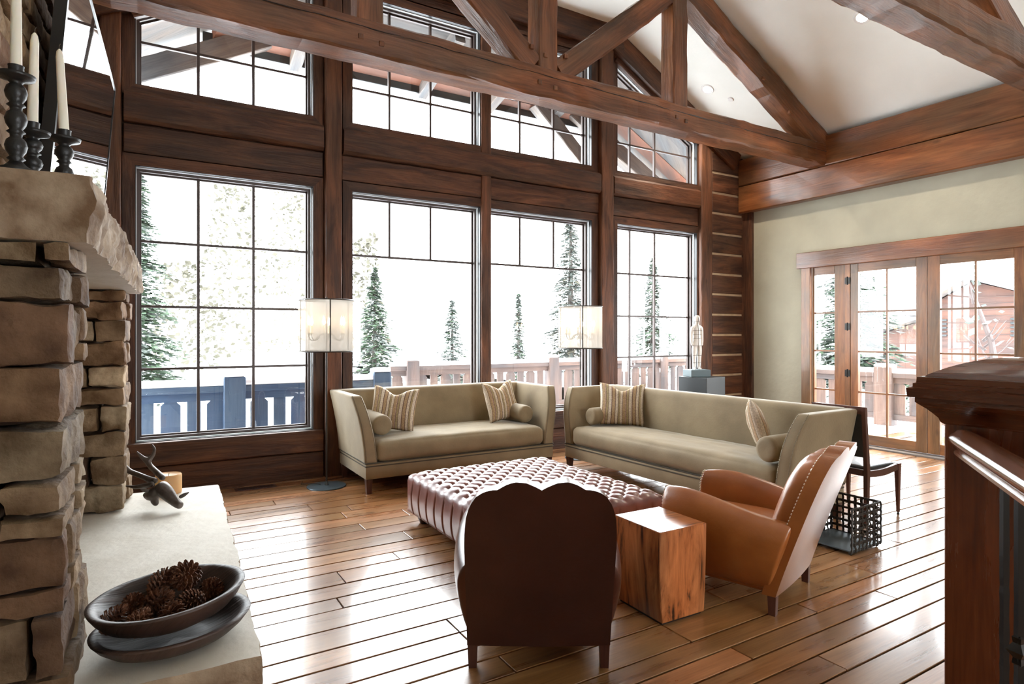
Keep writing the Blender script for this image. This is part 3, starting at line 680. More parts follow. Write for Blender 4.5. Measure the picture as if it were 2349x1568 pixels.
bowl('wooden_bowl', (.085, 2.59, ZH + .066), .262, .232, .35, .105, -.04, 'oval dark wooden bowl holding pinecones, on top of another bowl', M['bowl_wood'])
def pinecone_mesh():
    bm = newbm(); R = random.Random(2); H = .105
    tube(bm, [(0, 0, .004), (0, 0, H * .5), (0, 0, H * .95)], [.012, .016, .004], 8)
    n = 96
    for i in range(n):
        t = (i + .5) / n; z = H * (.02 + .95 * t); rad = .047 * math.sin(PI * min(1, (t * .86 + .13))) ** .8; a = i * 2.39996
        U = Vector((math.cos(a), math.sin(a), 0)); T = Vector((-math.sin(a), math.cos(a), 0)); w_ = .0105 * (1 - .45 * t); lift = .010 + .012 * t
        p0 = U * .009 + Vector((0, 0, z)); tip = U * rad + Vector((0, 0, z + lift)); th = Vector((0, 0, .0035))
        m1 = U * rad * .75 + Vector((0, 0, z + lift * .45))
        a_ = [bm.verts.new(q) for q in (p0, m1 - T * w_, tip - T * w_ * .45, tip + U * .003 - th, tip + T * w_ * .45, m1 + T * w_)]
        b_ = [bm.verts.new(q) for q in (p0 - th, m1 - T * w_ - th, tip - T * w_ * .4 - th * 1.6, tip + U * .002 - th * 2.2, tip + T * w_ * .4 - th * 1.6, m1 + T * w_ - th)]
        bm.faces.new(a_); bm.faces.new(b_[::-1])
        for k in range(6): bm.faces.new((a_[k], a_[(k + 1) % 6], b_[(k + 1) % 6], b_[k]))
    return bm
pc = fin('pinecone', pinecone_mesh(), M['cone']); PCS = [(-.150, 2.53, 90, 40, .98, 'pinecone lying nearest the stone pillar in the bowl'), (-.085, 2.645, 20, 75, .95, 'upright pinecone toward the pillar side of the heap'), (.0, 2.575, 60, 60, 1.05, 'pinecone on end in the middle of the heap'),
       (.02, 2.70, 110, 50, 1.15, 'large pinecone at the back of the heap'), (.105, 2.67, -30, 70, 1.25, 'largest pinecone, on top of the heap'), (.20, 2.64, 30, 80, 1.0, 'pinecone resting by the bowl end away from the pillar'),
       (.115, 2.555, -70, 85, 1.0, 'pinecone lying in front of the largest one'), (.045, 2.475, 10, 88, 1.02, 'long lying pinecone at the front of the heap'), (-.065, 2.465, 150, 60, .95, 'pinecone with its base showing at the front of the heap')]
for i, (x, y, az, tl, s, lab) in enumerate(PCS):
    o = pc if i == 0 else pc.copy()
    if i: C.objects.link(o)
    zc = ZH + .075 + (.05 * s) + (.05 if i == 4 else .03 if i == 3 else .015 if i == 2 else 0)
    o.matrix_basis = Matrix.Translation((x * .9 + .045, y + .01, zc)) @ Matrix.Rotation(math.radians(az), 4, 'Z') @ Matrix.Rotation(math.radians(tl), 4, 'X') @ Matrix.Scale(s * .95, 4) @ Matrix.Translation((0, 0, -.055))
    tag(o, lab, 'pinecone', 'pinecones in the wooden bowl')
# pillar candle
cn = thing('pillar_candle', 'fat amber pillar candle behind the bronze stag head', 'candle', (.15, 4.96, ZH))
bm = newbm(); lathe(bm, [(.0005, 0), (.082, 0), (.084, .01), (.084, .125), (.078, .134), (.07, .128), (.0005, .118)], 36, close=False); fin('wax', bm, M['wax2'], cn, smooth=True)
bm = newbm(); tube(bm, [(0, 0, .115), (0, 0, .13), (.004, 0, .138)], .0018, 6); fin('wick', bm, M['wick'], cn)
# stag head sculpture, local x to the camera's right
sg = thing('stag_head_sculpture', 'dark bronze stag head with antlers lying on the hearth', 'sculpture', (.13, 4.50, ZH), -YAW)
K = 3.95 / 1404
def sp(u, v, d=0): return ((u - 380) * K, d, (1172 - v) * K + .0)
skin_obj('head', [sp(333, 1140), sp(350, 1128), sp(368, 1122, -.01), sp(385, 1134, -.025), sp(402, 1149, -.04), sp(415, 1158, -.05), sp(424, 1159, -.055), sp(352, 1152, -.01), sp(360, 1163, -.02), sp(336, 1152, .03)],
         [(0, 1), (1, 2), (2, 3), (3, 4), (4, 5), (5, 6), (1, 7), (7, 8), (0, 9)], [(.030, .034), (.052, .05), (.060, .055), (.050, .046), (.032, .032), (.026, .026), (.028, .025), (.03, .03), (.016, .018), (.025, .025)], M['bronze'], sg, 2, 1)
for sgn, p, e, rd in ((0, [sp(352, 1110, .02), sp(330, 1108, .04), sp(300, 1100, .07), sp(268, 1090, .08), (sp(238, 1078, .08)), sp(214, 1066, .07), sp(264, 1070, .07), sp(262, 1050, .05)], [(0, 1), (1, 2), (2, 3), (3, 4), (4, 5), (3, 6), (6, 7)], (.022, .020, .018, .018, .013, .005, .012, .005)),
                      (1, [sp(362, 1108, .05), sp(340, 1098, .09), sp(318, 1086, .12), sp(306, 1074, .13), sp(296, 1062, .12), sp(288, 1048, .10), sp(318, 1060, .14), sp(324, 1044, .13), sp(322, 1032, .11)], [(0, 1), (1, 2), (2, 3), (3, 4), (4, 5), (3, 6), (6, 7), (7, 8)], (.021, .019, .018, .018, .013, .005, .013, .010, .005)),
                      (2, [sp(350, 1114, 0), sp(326, 1119, .0), sp(303, 1123, .01), sp(282, 1120, .01)], [(0, 1), (1, 2), (2, 3)], (.020, .018, .012, .004))):
    skin_obj('antler', p, e, rd, M['bronze'], sg, 2)
for s in ((402, 1148, .02, 420, 1138, .05), (345, 1128, -.03, 330, 1122, -.055)):
    skin_obj('ear', [sp(s[0], s[1], s[2]), sp((s[0] + s[3]) / 2, (s[1] + s[4]) / 2, (s[2] + s[5]) / 2), sp(s[3], s[4], s[5])], [(0, 1), (1, 2)], ((.008, .012), (.006, .014), (.002, .003)), M['bronze'], sg, 2)

# ------------------------------------------------------------ soft furniture helpers
def patch(bm, fn, nu, nv, uvs=(1, 1), close_u=False, mi=0):
    l = bm.loops.layers.uv['grain']; V = [[bm.verts.new(fn(i / nu, j / nv)) for j in range(nv + 1)] for i in range(nu + (0 if close_u else 1))]
    for i in range(nu):
        for j in range(nv):
            a, b = V[i], V[(i + 1) % len(V)]
            f = bm.faces.new((a[j], b[j], b[j + 1], a[j + 1])); f.material_index = mi
            for lp, (p, q) in zip(f.loops, ((i, j), (i + 1, j), (i + 1, j + 1), (i, j + 1))): lp[l].uv = (p / nu * uvs[0], q / nv * uvs[1])
    return V
def sbox(bm, x0, x1, y0, y1, z0, z1, r, crown=0., crown_y=0., n=14, wr=0., seed=0):
    """soft cushion block: rounded box that swells at the middle of its faces"""
    h = Vector(((x1 - x0) / 2, (y1 - y0) / 2, (z1 - z0) / 2)); c = Vector(((x0 + x1) / 2, (y0 + y1) / 2, (z0 + z1) / 2))
    nn = [max(4, int(n * min(2.2, a / max(min(h) * 2, .12)))) for a in h]; vs = {}
    def axis_s(i, N_, hh):
        # denser near the ends so the rounding reads
        t = i / N_ * 2 - 1; return math.sin(t * PI / 2) * .45 + t * .55
    def V(i, j, k):
        if (i, j, k) in vs: return vs[(i, j, k)]
        u = Vector((axis_s(i, nn[0], h.x), axis_s(j, nn[1], h.y), axis_s(k, nn[2], h.z))); p = Vector((u.x * h.x, u.y * h.y, u.z * h.z))
        q = Vector([max(-a + r, min(a - r, b)) if a > r else 0 for a, b in zip(h, p)]); d = p - q
        if d.length > r: p = q + d.normalized() * r
        s = (1 - u.x ** 4) * (1 - u.y ** 4); p.z += u.z * crown * s
        p.y += u.y * crown_y * (1 - u.x ** 4) * (1 - u.z ** 2)
        if wr:
            e = p * 6 + Vector((seed, seed, 0)); p += Vector((0, noise.noise(e) * wr, (noise.noise(Vector((e.x * .7, e.y * 2.2, e.z))) + .5 * noise.noise(e * 3)) * wr))
        vs[(i, j, k)] = bm.verts.new(c + p); return vs[(i, j, k)]
    X, Y, Z = nn
    for i in range(X):
        for j in range(Y):
            for k in (0, Z): bm.faces.new([V(i, j, k), V(i + 1, j, k), V(i + 1, j + 1, k), V(i, j + 1, k)])
    for i in range(X):
        for k in range(Z):
            for j in (0, Y): bm.faces.new([V(i, j, k), V(i + 1, j, k), V(i + 1, j, k + 1), V(i, j, k + 1)])
    for j in range(Y):
        for k in range(Z):
            for i in (0, X): bm.faces.new([V(i, j, k), V(i, j + 1, k), V(i, j + 1, k + 1), V(i, j, k + 1)])
def leg(bm, x, y, z0, z1, a, b):
    """square leg tapering downwards"""
    l = bm.loops.layers.uv['grain']
    V = [[bm.verts.new((x + s * w_, y + t * w_, z)) for s, t in ((-1, -1), (1, -1), (1, 1), (-1, 1))] for z, w_ in ((z0, a / 2), (z1, b / 2))]
    fs = [bm.faces.new(V[0]), bm.faces.new(V[1])] + [bm.faces.new((V[0][i], V[0][(i + 1) % 4], V[1][(i + 1) % 4], V[1][i])) for i in range(4)]
    for f in fs:
        for lp in f.loops: lp[l].uv = (lp.vert.co.z + x, lp.vert.co.x + lp.vert.co.y)

# sofa: local x along its length, local -y is the front
def sofa(name, loc, rot, L, D, lab, HT=.92, seed=0):
    t = thing(name, lab, 'sofa', loc, rot); B0, B1, ST = .14, .285, .50; AT = .125; fl = .10
    bm = newbm(); box(bm, 0.005, L - .005, .0, D - .03, B0, B1, .012, 2); fin('seat_base', bm, M['sofa'], t, smooth=True)
    bm = newbm(); box(bm, .002, L - .002, -.004, D - .04, B1 - .028, B1 - .018); box(bm, -.001, L + .001, -.001, D - .028, B1 + .001, B1 + .009)
    fin('welt', bm, M['seam'], t)
    def arm(sd):
        bm = newbm()
        nz, ny = 16, 16
        def P_(side, i, j):
            z = B1 + (HT - B1) * i / nz; q = (z - B1) / (HT - B1); xo = -fl * q ** 1.5 - .0
            xi = xo + AT - .02 * q; xx = xo if side == 0 else xi
            yf = .004 + .115 * max(0, (q - .35) / .65) ** 2.4; y = yf + (D - yf) * j / ny
            return Vector((xx, y, z))
        o_ = [[P_(0, i, j) for j in range(ny + 1)] for i in range(nz + 1)]; n_ = [[P_(1, i, j) for j in range(ny + 1)] for i in range(nz + 1)]
        f = (lambda v: Vector((v.x, v.y, v.z))) if sd < 0 else (lambda v: Vector((L - v.x, v.y, v.z)))
        A = [[bm.verts.new(f(v)) for v in row] for row in o_]; B = [[bm.verts.new(f(v)) for v in row] for row in n_]
        for i in range(nz):
            for j in range(ny):
                bm.faces.new((A[i][j], A[i][j + 1], A[i + 1][j + 1], A[i + 1][j])); bm.faces.new((B[i][j], B[i + 1][j], B[i + 1][j + 1], B[i][j + 1]))
        for i in range(nz):
            bm.faces.new((A[i][0], A[i + 1][0], B[i + 1][0], B[i][0])); bm.faces.new((A[i][ny], A[i + 1][ny], B[i + 1][ny], B[i][ny]))
        for j in range(ny): bm.faces.new((A[nz][j], A[nz][j + 1], B[nz][j + 1], B[nz][j])); bm.faces.new((A[0][j], A[0][j + 1], B[0][j + 1], B[0][j]))
        o = fin('arm', bm, M['sofa'], t, smooth='full', mods=(('BEVEL', dict(width=.02, segments=4, limit_method='ANGLE', angle_limit=.9)),))
        for side in (0, 1):
            bm = newbm(); pts = []
            for i in range(int(nz * 4) + 1):
                v = P_(side, i / 4, 0); v.x += (.013 if side == 0 else -.013); v.y -= .001; pts.append(f(v))
            for p in pts[::1]:
                bmesh.ops.create_icosphere(bm, subdivisions=1, radius=.0042, matrix=Matrix.Translation(p))
            fin('nailhead_trim', bm, M['old_brass'], o, smooth=True)
    arm(-1); arm(1)
    bm = newbm(); sbox(bm, .03, L - .03, D - .17, D, B1, HT + .005, .045, 0, .012, 12)
    for v in bm.verts:
        q = max(0, (v.co.z - .3) / .6); v.co.y += .02 * q; s_ = (v.co.x / L * 2 - 1); v.co.x += s_ * fl * .8 * q ** 1.5
    fin('backrest', bm, M['sofa'], t, smooth='full')
    bm = newbm(); sbox(bm, AT - .005, L - AT + .005, -.005, D - .15, B1 + .005, ST - .015, .06, .03, .012, 16, .006, seed); fin('seat_cushion', bm, M['sofa'], t, smooth='full')
    for x in (.045, L - .045):
        for y in (.04, D - .07):
            bm = newbm(); leg(bm, x, y, 0, B0 + .001, .042, .062); fin('leg', bm, M['chair_wood'], t)
    return t
sofa('sofa', (1.77, 5.60, 0), 0, 2.14, .92, 'khaki velvet two-seat sofa with back to the windows', .92, 1)
sofa('sofa', (4.03, 5.56, 0), -PI / 2 + math.radians(1.6), 2.72, .80, 'longer khaki velvet sofa with back toward the glazed doors', .905, 4)
bpy.data.objects['sofa']['group'] = bpy.data.objects['sofa.001']['group'] = 'matching khaki velvet sofas'

def pillow(loc, yaw, tilt, roll, w_, h_, lab, th=.075, seed=0):
    bm = newbm(); n = 22
    for sg_ in (1, -1):
        def fn(a, b):
            u, v = a * 2 - 1, b * 2 - 1
            x = u * w_ / 2 * (1 - .07 * (1 - v * v)); z = v * h_ / 2 * (1 - .07 * (1 - u * u))
            z -= h_ * .16 * math.exp(-(u / .42) ** 2) * max(0, v) ** 1.5
            e = max(0, (1 - u * u)) ** .45 * max(0, (1 - v * v)) ** .45
            y = sg_ * th * e * (1 + .12 * noise.noise(Vector((u * 2 + seed, v * 2, sg_)))) + .008 * noise.noise(Vector((u * 1.5, v * 1.5, seed)))
            return Vector((x, y, z))
        patch(bm, fn, n, n, (1, 1))
    bmesh.ops.remove_doubles(bm, verts=bm.verts[:], dist=.0004)
    o = fin('throw_pillow', bm, M['stripe'], None, smooth='full')
    o.matrix_basis = Matrix.Translation(loc) @ Matrix.Rotation(yaw, 4, 'Z') @ Matrix.Rotation(tilt, 4, 'X') @ Matrix.Rotation(roll, 4, 'Y')
    return tag(o, lab, 'pillow', 'striped throw pillows on the sofas')
pillow((2.22, 6.07, .735), -.55, -.30, .10, .48, .46, 'striped throw pillow on the two-seat sofa by the sheer lamp', seed=1)
pillow((3.52, 6.10, .74), .22, -.28, -.06, .47, .46, 'striped throw pillow on the two-seat sofa near the sofa corner', seed=2)
pillow((4.50, 5.14, .735), -PI / 2 + .85, -.26, .03, .50, .47, 'striped throw pillow on the longer sofa at its window end', seed=3)
pillow((4.42, 3.34, .735), .72, -.30, .10, .46, .46, 'striped throw pillow on the longer sofa, seen nearly edge-on by the orange chair', seed=4)
def bolster(p0, p1, r, lab):
    p0, p1 = Vector(p0), Vector(p1); L = (p1 - p0).length
    bm = newbm(); lathe(bm, [(.0005, -.006), (r * .6, -.010), (r * .86, -.004), (r * .97, .012), (r, .035), (r * 1.01, L / 2), (r, L - .035), (r * .97, L - .012), (r * .86, L + .004), (.0005, L + .006)], 36, close=False)
    o = fin('bolster', bm, M['sofa'], None, smooth='full'); o.matrix_basis = Matrix.Translation(p0) @ (p1 - p0).to_track_quat('Z', 'Y').to_matrix().to_4x4()
    return tag(o, lab, 'bolster', 'velvet bolsters on the sofas')
bolster((2.01, 5.80, .61), (2.01, 6.33, .615), .102, 'khaki velvet bolster at the lamp end of the two-seat sofa')
bolster((3.69, 5.82, .605), (3.69, 6.33, .61), .098, 'khaki velvet bolster at the corner end of the two-seat sofa')
bolster((4.20, 5.31, .60), (4.64, 5.32, .605), .095, 'khaki velvet bolster at the window end of the longer sofa')
bolster((4.15, 3.065, .605), (4.62, 3.05, .61), .102, 'khaki velvet bolster against the longer sofa arm behind the orange chair')

# ------------------------------------------------------------ tufted ottoman
ot = thing('ottoman', 'large maroon leather ottoman with deep button tufting between the sofas', 'ottoman', (2.47, 3.87, 0))
OX, OY, OT, OB = 1.31, 1.55, .405, .085; sp_ = OX / 18.0
def tuft(x, y):
    """height of the quilted leather at a point: deep dimples on a diamond grid with folds between them"""
    a = (x / sp_ + y / (sp_ * 1.0)) / 2 * 1.0; b = (x / sp_ - y / (sp_ * 1.0)) / 2
    da = abs(a - round(a)); db = abs(b - round(b))
    r_ = math.hypot(da, db); fold = min(da, db)
    return -.026 * math.exp(-(r_ / .17) ** 2) - .007 * math.exp(-(fold / .07) ** 2) + .009 * (1 - math.exp(-(fold / .25) ** 2))
bm = newbm(); nx, ny = 216, 252; G = {}
def osurf(i, j):
    u, v = i / nx * 2 - 1, j / ny * 2 - 1; x, y = u * OX / 2, v * OY / 2; ex, ey = OX / 2 - abs(x), OY / 2 - abs(y); e = min(ex, ey)
    k = min(1, max(0, (e - .035) / .06)); z = OT - .012 + (tuft(x, y) + .012) * k
    r_ = .06
    if e < r_: z -= r_ - math.sqrt(max(0, r_ * r_ - (r_ - e) ** 2))
    s_ = .006 * (math.cos((x if ey < ex else y) / sp_ * PI + PI)) * (1 - k)
    return Vector((x, y, z + s_))
for i in range(nx + 1):
    for j in range(ny + 1): G[i, j] = bm.verts.new(osurf(i, j))
for i in range(nx):
    for j in range(ny): bm.faces.new((G[i, j], G[i + 1, j], G[i + 1, j + 1], G[i, j + 1]))
# pleated sides
peri = [(i, 0) for i in range(nx)] + [(nx, j) for j in range(ny)] + [(i, ny) for i in range(nx, 0, -1)] + [(0, j) for j in range(ny, 0, -1)]
prev = [G[p] for p in peri]; top = [v.co.copy() for v in prev]
for q in range(1, 11):
    row = []
    for p, c in zip(peri, top):
        nrm = Vector((0, -1, 0)) if p[1] == 0 and p[0] < nx else Vector((1, 0, 0)) if p[0] == nx and p[1] < ny else Vector((0, 1, 0)) if p[1] == ny and p[0] > 0 else Vector((-1, 0, 0))
        s_ = c.x if abs(nrm.y) > .5 else c.y; ph = s_ / (2 * sp_) + .5; dp = abs(ph - round(ph)); t_ = q / 10
        puff = .016 * math.sin(PI * min(1, t_ * 1.02)) - .009 * math.exp(-(dp / .06) ** 2) - .035 * max(0, t_ - .85)
        cn_ = min(1, min(OX / 2 - abs(c.x) if abs(nrm.y) > .5 else OY / 2 - abs(c.y), .05) / .05)
        row.append(bm.verts.new(Vector((c.x, c.y, c.z + (OB - c.z) * t_)) + nrm * puff * cn_))
    for a in range(len(row)): bm.faces.new((prev[a], prev[(a + 1) % len(row)], row[(a + 1) % len(row)], row[a]))
    prev = row
bm.faces.new(prev)
fin('tufted_cushion', bm, M['leather_maroon'], ot, smooth='full')
for sx in (-1, 1):
    for sy in (-1, 1):
        bm = newbm(); lathe(bm, [(.0005, 0), (.03, 0), (.036, .01), (.05, .045), (.052, .06), (.045, .09), (.0005, .09)], 24, (sx * (OX / 2 - .10), sy * (OY / 2 - .10), 0), close=False); fin('leg', bm, M['chair_wood'], ot, smooth='full')

# ------------------------------------------------------------ club chairs: local +y faces the sitter's view, origin between the rear legs
def smooth1(x): x = max(0, min(1, x)); return x * x * (3 - 2 * x)
def club_chair(loc, rot, lab, m, mback):
    t = thing('club_chair', lab, 'armchair', loc, rot, 'leather club chairs'); W2 = .322; Z0 = .105
    lean = lambda z: -.02 - .285 * (max(0, z - .1) / .81) ** 1.08
    # outline of the scalloped back, (x, z) for x >= 0
    prof = [(0, .872), (.02, .884), (.06, .903), (.10, .908), (.135, .900), (.165, .882), (.18, .872), (.20, .872), (.235, .862), (.268, .838), (.292, .80), (.310, .745), (.318, .68), (.322, .60), (.322, .40), (.321, .25), (.319, .12), (.319, Z0)]
    pts = [(-x, z) for x, z in prof[::-1]] + prof[1:]
    # refine outline
    ol = []
    for a, b in zip(pts, pts[1:]):
        for k in range(3): ol.append((a[0] + (b[0] - a[0]) * k / 3, a[1] + (b[1] - a[1]) * k / 3))
    ol.append(pts[-1]); n = len(ol)
    bm = newbm(); ND = 8; rows = []
    # outer back as a grid from the base line up to the outline
    def bk(x, z, d):
        return Vector((x, lean(z) + d * .97, z - d * .12 * 0))
    th = .075
    # columns in x: shell grid
    nc = 48; nr = 22
    def ztop(x):
        x = abs(x); 
        for (a, za), (b, zb) in zip(prof, prof[1:]):
            if a <= x <= b and b > a: return za + (zb - za) * (x - a) / (b - a)
        return prof[-5][1]
    def grid(d, bow):
        V = []
        for i in range(nc + 1):
            u = i / nc * 2 - 1; xs_ = math.sin(u * PI / 2); x = xs_ * .3215; zt = ztop(x) if abs(u) < 1 else .60; col = []
            for j in range(nr + 1):
                z = Z0 + (zt - Z0) * j / nr; xx = x; col.append(bm.verts.new(bk(xx, z, d) + Vector((0, -bow * (1 - xs_ * xs_), 0))))
            V.append(col)
        return V
    A = grid(0, .012); B = grid(th, 0)
    for i in range(nc):
        for j in range(nr):
            f = bm.faces.new((A[i][j], A[i][j + 1], A[i + 1][j + 1], A[i + 1][j])); f.material_index = 1
            bm.faces.new((B[i][j], B[i + 1][j], B[i + 1][j + 1], B[i][j + 1]))
        bm.faces.new((A[i][nr], B[i][nr], B[i + 1][nr], A[i + 1][nr])); bm.faces.new((A[i][0], A[i + 1][0], B[i + 1][0], B[i][0]))
    for j in range(nr):
        bm.faces.new((A[0][j], B[0][j], B[0][j + 1], A[0][j + 1])); bm.faces.new((A[nc][j], A[nc][j + 1], B[nc][j + 1], B[nc][j]))
    back = fin('backrest', bm, [m, mback], t, smooth=True)
    # inner back cushion
    bm = newbm()
    def inner(a, b):
        u = a * 2 - 1; x = math.sin(u * PI / 2) * .296; zt = ztop(x * 1.08) - .03; z = .40 + (zt - .40) * b
        e = (max(0, 1 - u * u) ** .4) * (max(0, 1 - (b * 2 - 1) ** 4) ** .5)
        return bk(x, z, th - .004 + .135 * e)
    patch(bm, inner, 32, 20); fin('back_cushion', bm, M['leather_orange'] if m == M['leather_orange'] else m, t, smooth='full')
    # nails along the shell edge
    bm = newbm()
    acc = 0; last = None
    for k in range(len(ol) - 1):
        a, b = Vector(ol[k]), Vector(ol[k + 1]); d = (b - a).length
        if min(a.y, b.y) < .42: continue
        while acc < d:
            p = a + (b - a) * acc / d; c = Vector((p.x * .965, p.y - (.012 if p.y > .8 else 0)))
            bmesh.ops.create_icosphere(bm, subdivisions=1, radius=.0075, matrix=Matrix.Translation(bk(c.x, c.y, th + .001))); acc += .0185
        acc -= d
    fin('nailhead_trim', bm, M['brass'], back, smooth=True)
    for s in (-1, 1):
        # arm lofted along y; cross-section in x-z
        bm = newbm(); nu, nv = 26, 26; rings = []
        for i in range(nu + 1):
            y = -.02 + .66 * i / nu; q = i / nu
            bul = math.sin(PI * min(1, .12 + q * .80)) ** .7
            ztp = .515 + .095 * smooth1(q * 1.25) - .012 * smooth1((q - .8) / .2); wd = .10 + .055 * bul
            xo = .318 + .085 * bul; zc = ztp; ring = []
            ecap = 1.0 if q < .94 else math.sqrt(max(0, 1 - ((q - .94) / .06) ** 2)) * .18 + .82
            sec = [(.318 - .012, Z0), (xo * .45 + .318 * .55, Z0 + (ztp - Z0) * .25), (xo - .008, Z0 + (ztp - Z0) * .5), (xo, Z0 + (ztp - Z0) * .70), (xo - .006, ztp - .075), (xo - .028, ztp - .03), (xo - .062, ztp - .004), (xo - .10, ztp - .008), (xo - .135, ztp - .035), (xo - .155, ztp - .08), (xo - .16, ztp - .16), (xo - .165, .28), (.318 - .14, Z0)]
            cx_ = (sec[0][0] + sec[-1][0]) / 2; cz_ = (ztp + Z0) / 2
            for (x, z) in sec:
                x = cx_ + (x - cx_) * ecap; z = z if z < .3 else .3 + (z - .3) * (.9 + .1 * ecap)
                yy = y + .055 * (1 - q) ** 3 + lean(z) * (1 - q) ** 2 if z > .1 else y
                ring.append(bm.verts.new((s * x, yy, z)))
            rings.append(ring)
        for a, b in zip(rings, rings[1:]):
            for k in range(len(a)): bm.faces.new((a[k], a[(k + 1) % len(a)], b[(k + 1) % len(a)], b[k]))
        bm.faces.new(rings[0]); bm.faces.new(rings[-1][::-1])
        tip = [v.co.copy() for v in rings[-1]]
        arm = fin('arm', bm, m, t, smooth='full', mods=(('SUBSURF', dict(levels=1, render_levels=2)),))
        bm = newbm(); pth = tip[1:11]
        L_ = [0]
        for a, b in zip(pth, pth[1:]): L_.append(L_[-1] + (b - a).length)
        d = 0
        while d < L_[-1]:
            k = max(i for i in range(len(L_)) if L_[i] <= d); k = min(k, len(pth) - 2); f_ = (d - L_[k]) / (L_[k + 1] - L_[k]); p = pth[k].lerp(pth[k + 1], f_)
            p = p + Vector((0, -.012, 0)); bmesh.ops.create_icosphere(bm, subdivisions=1, radius=.0070, matrix=Matrix.Translation(p)); d += .0175
        fin('nailhead_trim', bm, M['brass'], arm, smooth=True)
    bm = newbm(); sbox(bm, -.19, .19, .03, .655, .27, .43, .05, .022, .006, 12); fin('seat_cushion', bm, m, t, smooth='full')
    bm = newbm(); sbox(bm, -.30, .30, -.02, .625, Z0, .30, .03, 0, 0, 10); fin('seat_base', bm, m, t, smooth='full')
    for x in (-.297, .297):
        bm = newbm(); leg(bm, x, .0, 0, Z0 + .02, .036, .046); fin('leg', bm, M['chair_wood'], t)
        bm = newbm(); leg(bm, x * .95, .57, 0, Z0 + .02, .036, .050); fin('leg', bm, M['chair_wood'], t)
    return t
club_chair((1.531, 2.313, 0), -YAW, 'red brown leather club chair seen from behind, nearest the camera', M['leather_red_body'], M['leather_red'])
club_chair((3.17, 2.18, 0), math.atan2(.307, .952), 'orange tan leather club chair with pale nailheads, seen from its side', M['leather_orange'], M['leather_orange_back'])

# ------------------------------------------------------------ stump side table
st = thing('side_table', 'square solid wood stump side table between the leather chairs', 'table', (2.437, 2.473, 0), -math.radians(1.5))
bm = newbm(); l = bm.loops.layers.uv['grain']; ny_ = 8
g = bmesh.ops.create_cube(bm, size=1)
for v in g['verts']:
    top_ = v.co.z > 0; sx, sy = (.335, .365) if top_ else (.30, .355); v.co = Vector((v.co.x * sx + (0 if top_ else .004), v.co.y * sy, .485 if top_ else .012))
bmesh.ops.subdivide_edges(bm, edges=bm.edges[:], cuts=5, use_grid_fill=True)
for v in bm.verts:
    q = v.co.z / .485; b_ = math.sin(PI * q) * .012
    if v.co.x < -.12: v.co.x -= b_ * 1.2
    if v.co.y < -.14: v.co.y -= b_ * .3
bmesh.ops.bevel(bm, geom=[e for e in bm.edges if e.is_manifold and e.calc_face_angle() > .9], offset=.003, segments=2, affect='EDGES')
for f in bm.faces:
    f.normal_update()
    for lp in f.loops:
        c = lp.vert.co; nn_ = f.normal; lp[l].uv = (c.z + .3, c.x + 2) if abs(nn_.y) > .6 else ((c.z + .9, c.y + .11) if abs(nn_.x) > .6 else (c.x * .4 + 4, c.y))
fin('block', bm, M['table_wood'], st)
bxo('plinth', (-.14, .14, -.165, .165, 0, .014), M['black'], st)

# ------------------------------------------------------------ magazine basket
bk_ = thing('wire_basket', 'low woven strap metal basket on ball feet behind the orange chair', 'basket', (4.10, 2.36, 0), math.radians(1))
def lattice(bm, o, u, v, nu_, nv_, wd=.011):
    o, u, v = Vector(o), Vector(u), Vector(v); nrm = u.cross(v).normalized(); un, vn = u.normalized(), v.normalized(); rr = random.Random(int(o.x * 100 + u.y * 50))
    for i in range(nu_ + 1):
        c = o + u * i / nu_; w_ = wd * rr.uniform(.7, 1.3)
        pts = [c + v * k / (nv_ * 2) + nrm * (.003 * (1 if (k + i) % 2 else -1)) for k in range(nv_ * 2 + 1)]
        for a, b in zip(pts, pts[1:]): bm.faces.new([bm.verts.new(q) for q in (a - un * w_ / 2, a + un * w_ / 2, b + un * w_ / 2, b - un * w_ / 2)])
    for j in range(nv_ + 1):
        c = o + v * j / nv_; w_ = wd * rr.uniform(.7, 1.3)
        pts = [c + u * k / (nu_ * 2) + nrm * (.003 * (-1 if (k + j) % 2 else 1)) for k in range(nu_ * 2 + 1)]
        for a, b in zip(pts, pts[1:]): bm.faces.new([bm.verts.new(q) for q in (a - vn * w_ / 2, a + vn * w_ / 2, b + vn * w_ / 2, b - vn * w_ / 2)])
BX, BY, BZ0, BZ1 = .37, .36, .028, .315
for nm_, o_, u_, n_ in (('lattice_panel', (0, 0, BZ0), (BX, 0, 0), 8), ('lattice_panel', (0, BY, BZ0), (BX, 0, 0), 8), ('lattice_panel', (BX, 0, BZ0), (0, BY, 0), 8)):
    bm = newbm(); lattice(bm, o_, u_, (0, 0, BZ1 - BZ0), n_, 6, .017)
    fin(nm_, bm, M['dark_metal'], bk_, mods=(('SOLIDIFY', dict(thickness=.003)),))
bxo('tray', (-.005, BX, 0, BY, .024, .034), M['lamp_base'], bk_, .002, 1)
bm = newbm()
for x, y in ((0, 0), (BX, 0), (0, BY), (BX, BY)): tube(bm, [(x, y, .026), (x, y, BZ1)], .005, 6)
tube(bm, [(0, BY, BZ1), (0, 0, BZ1)][:1] + [(BX, BY, BZ1), (BX, 0, BZ1), (0, 0, BZ1)], .005, 6); fin('frame_rod', bm, M['dark_metal'], bk_)
for x, y in ((.02, .02), (BX - .02, .02), (.02, BY - .02), (BX - .02, BY - .02)):
    bm = newbm(); bmesh.ops.create_uvsphere(bm, u_segments=12, v_segments=8, radius=.0135, matrix=Matrix.Translation((x, y, .0135))); fin('ball_foot', bm, M['dark_metal'], bk_, smooth='full')

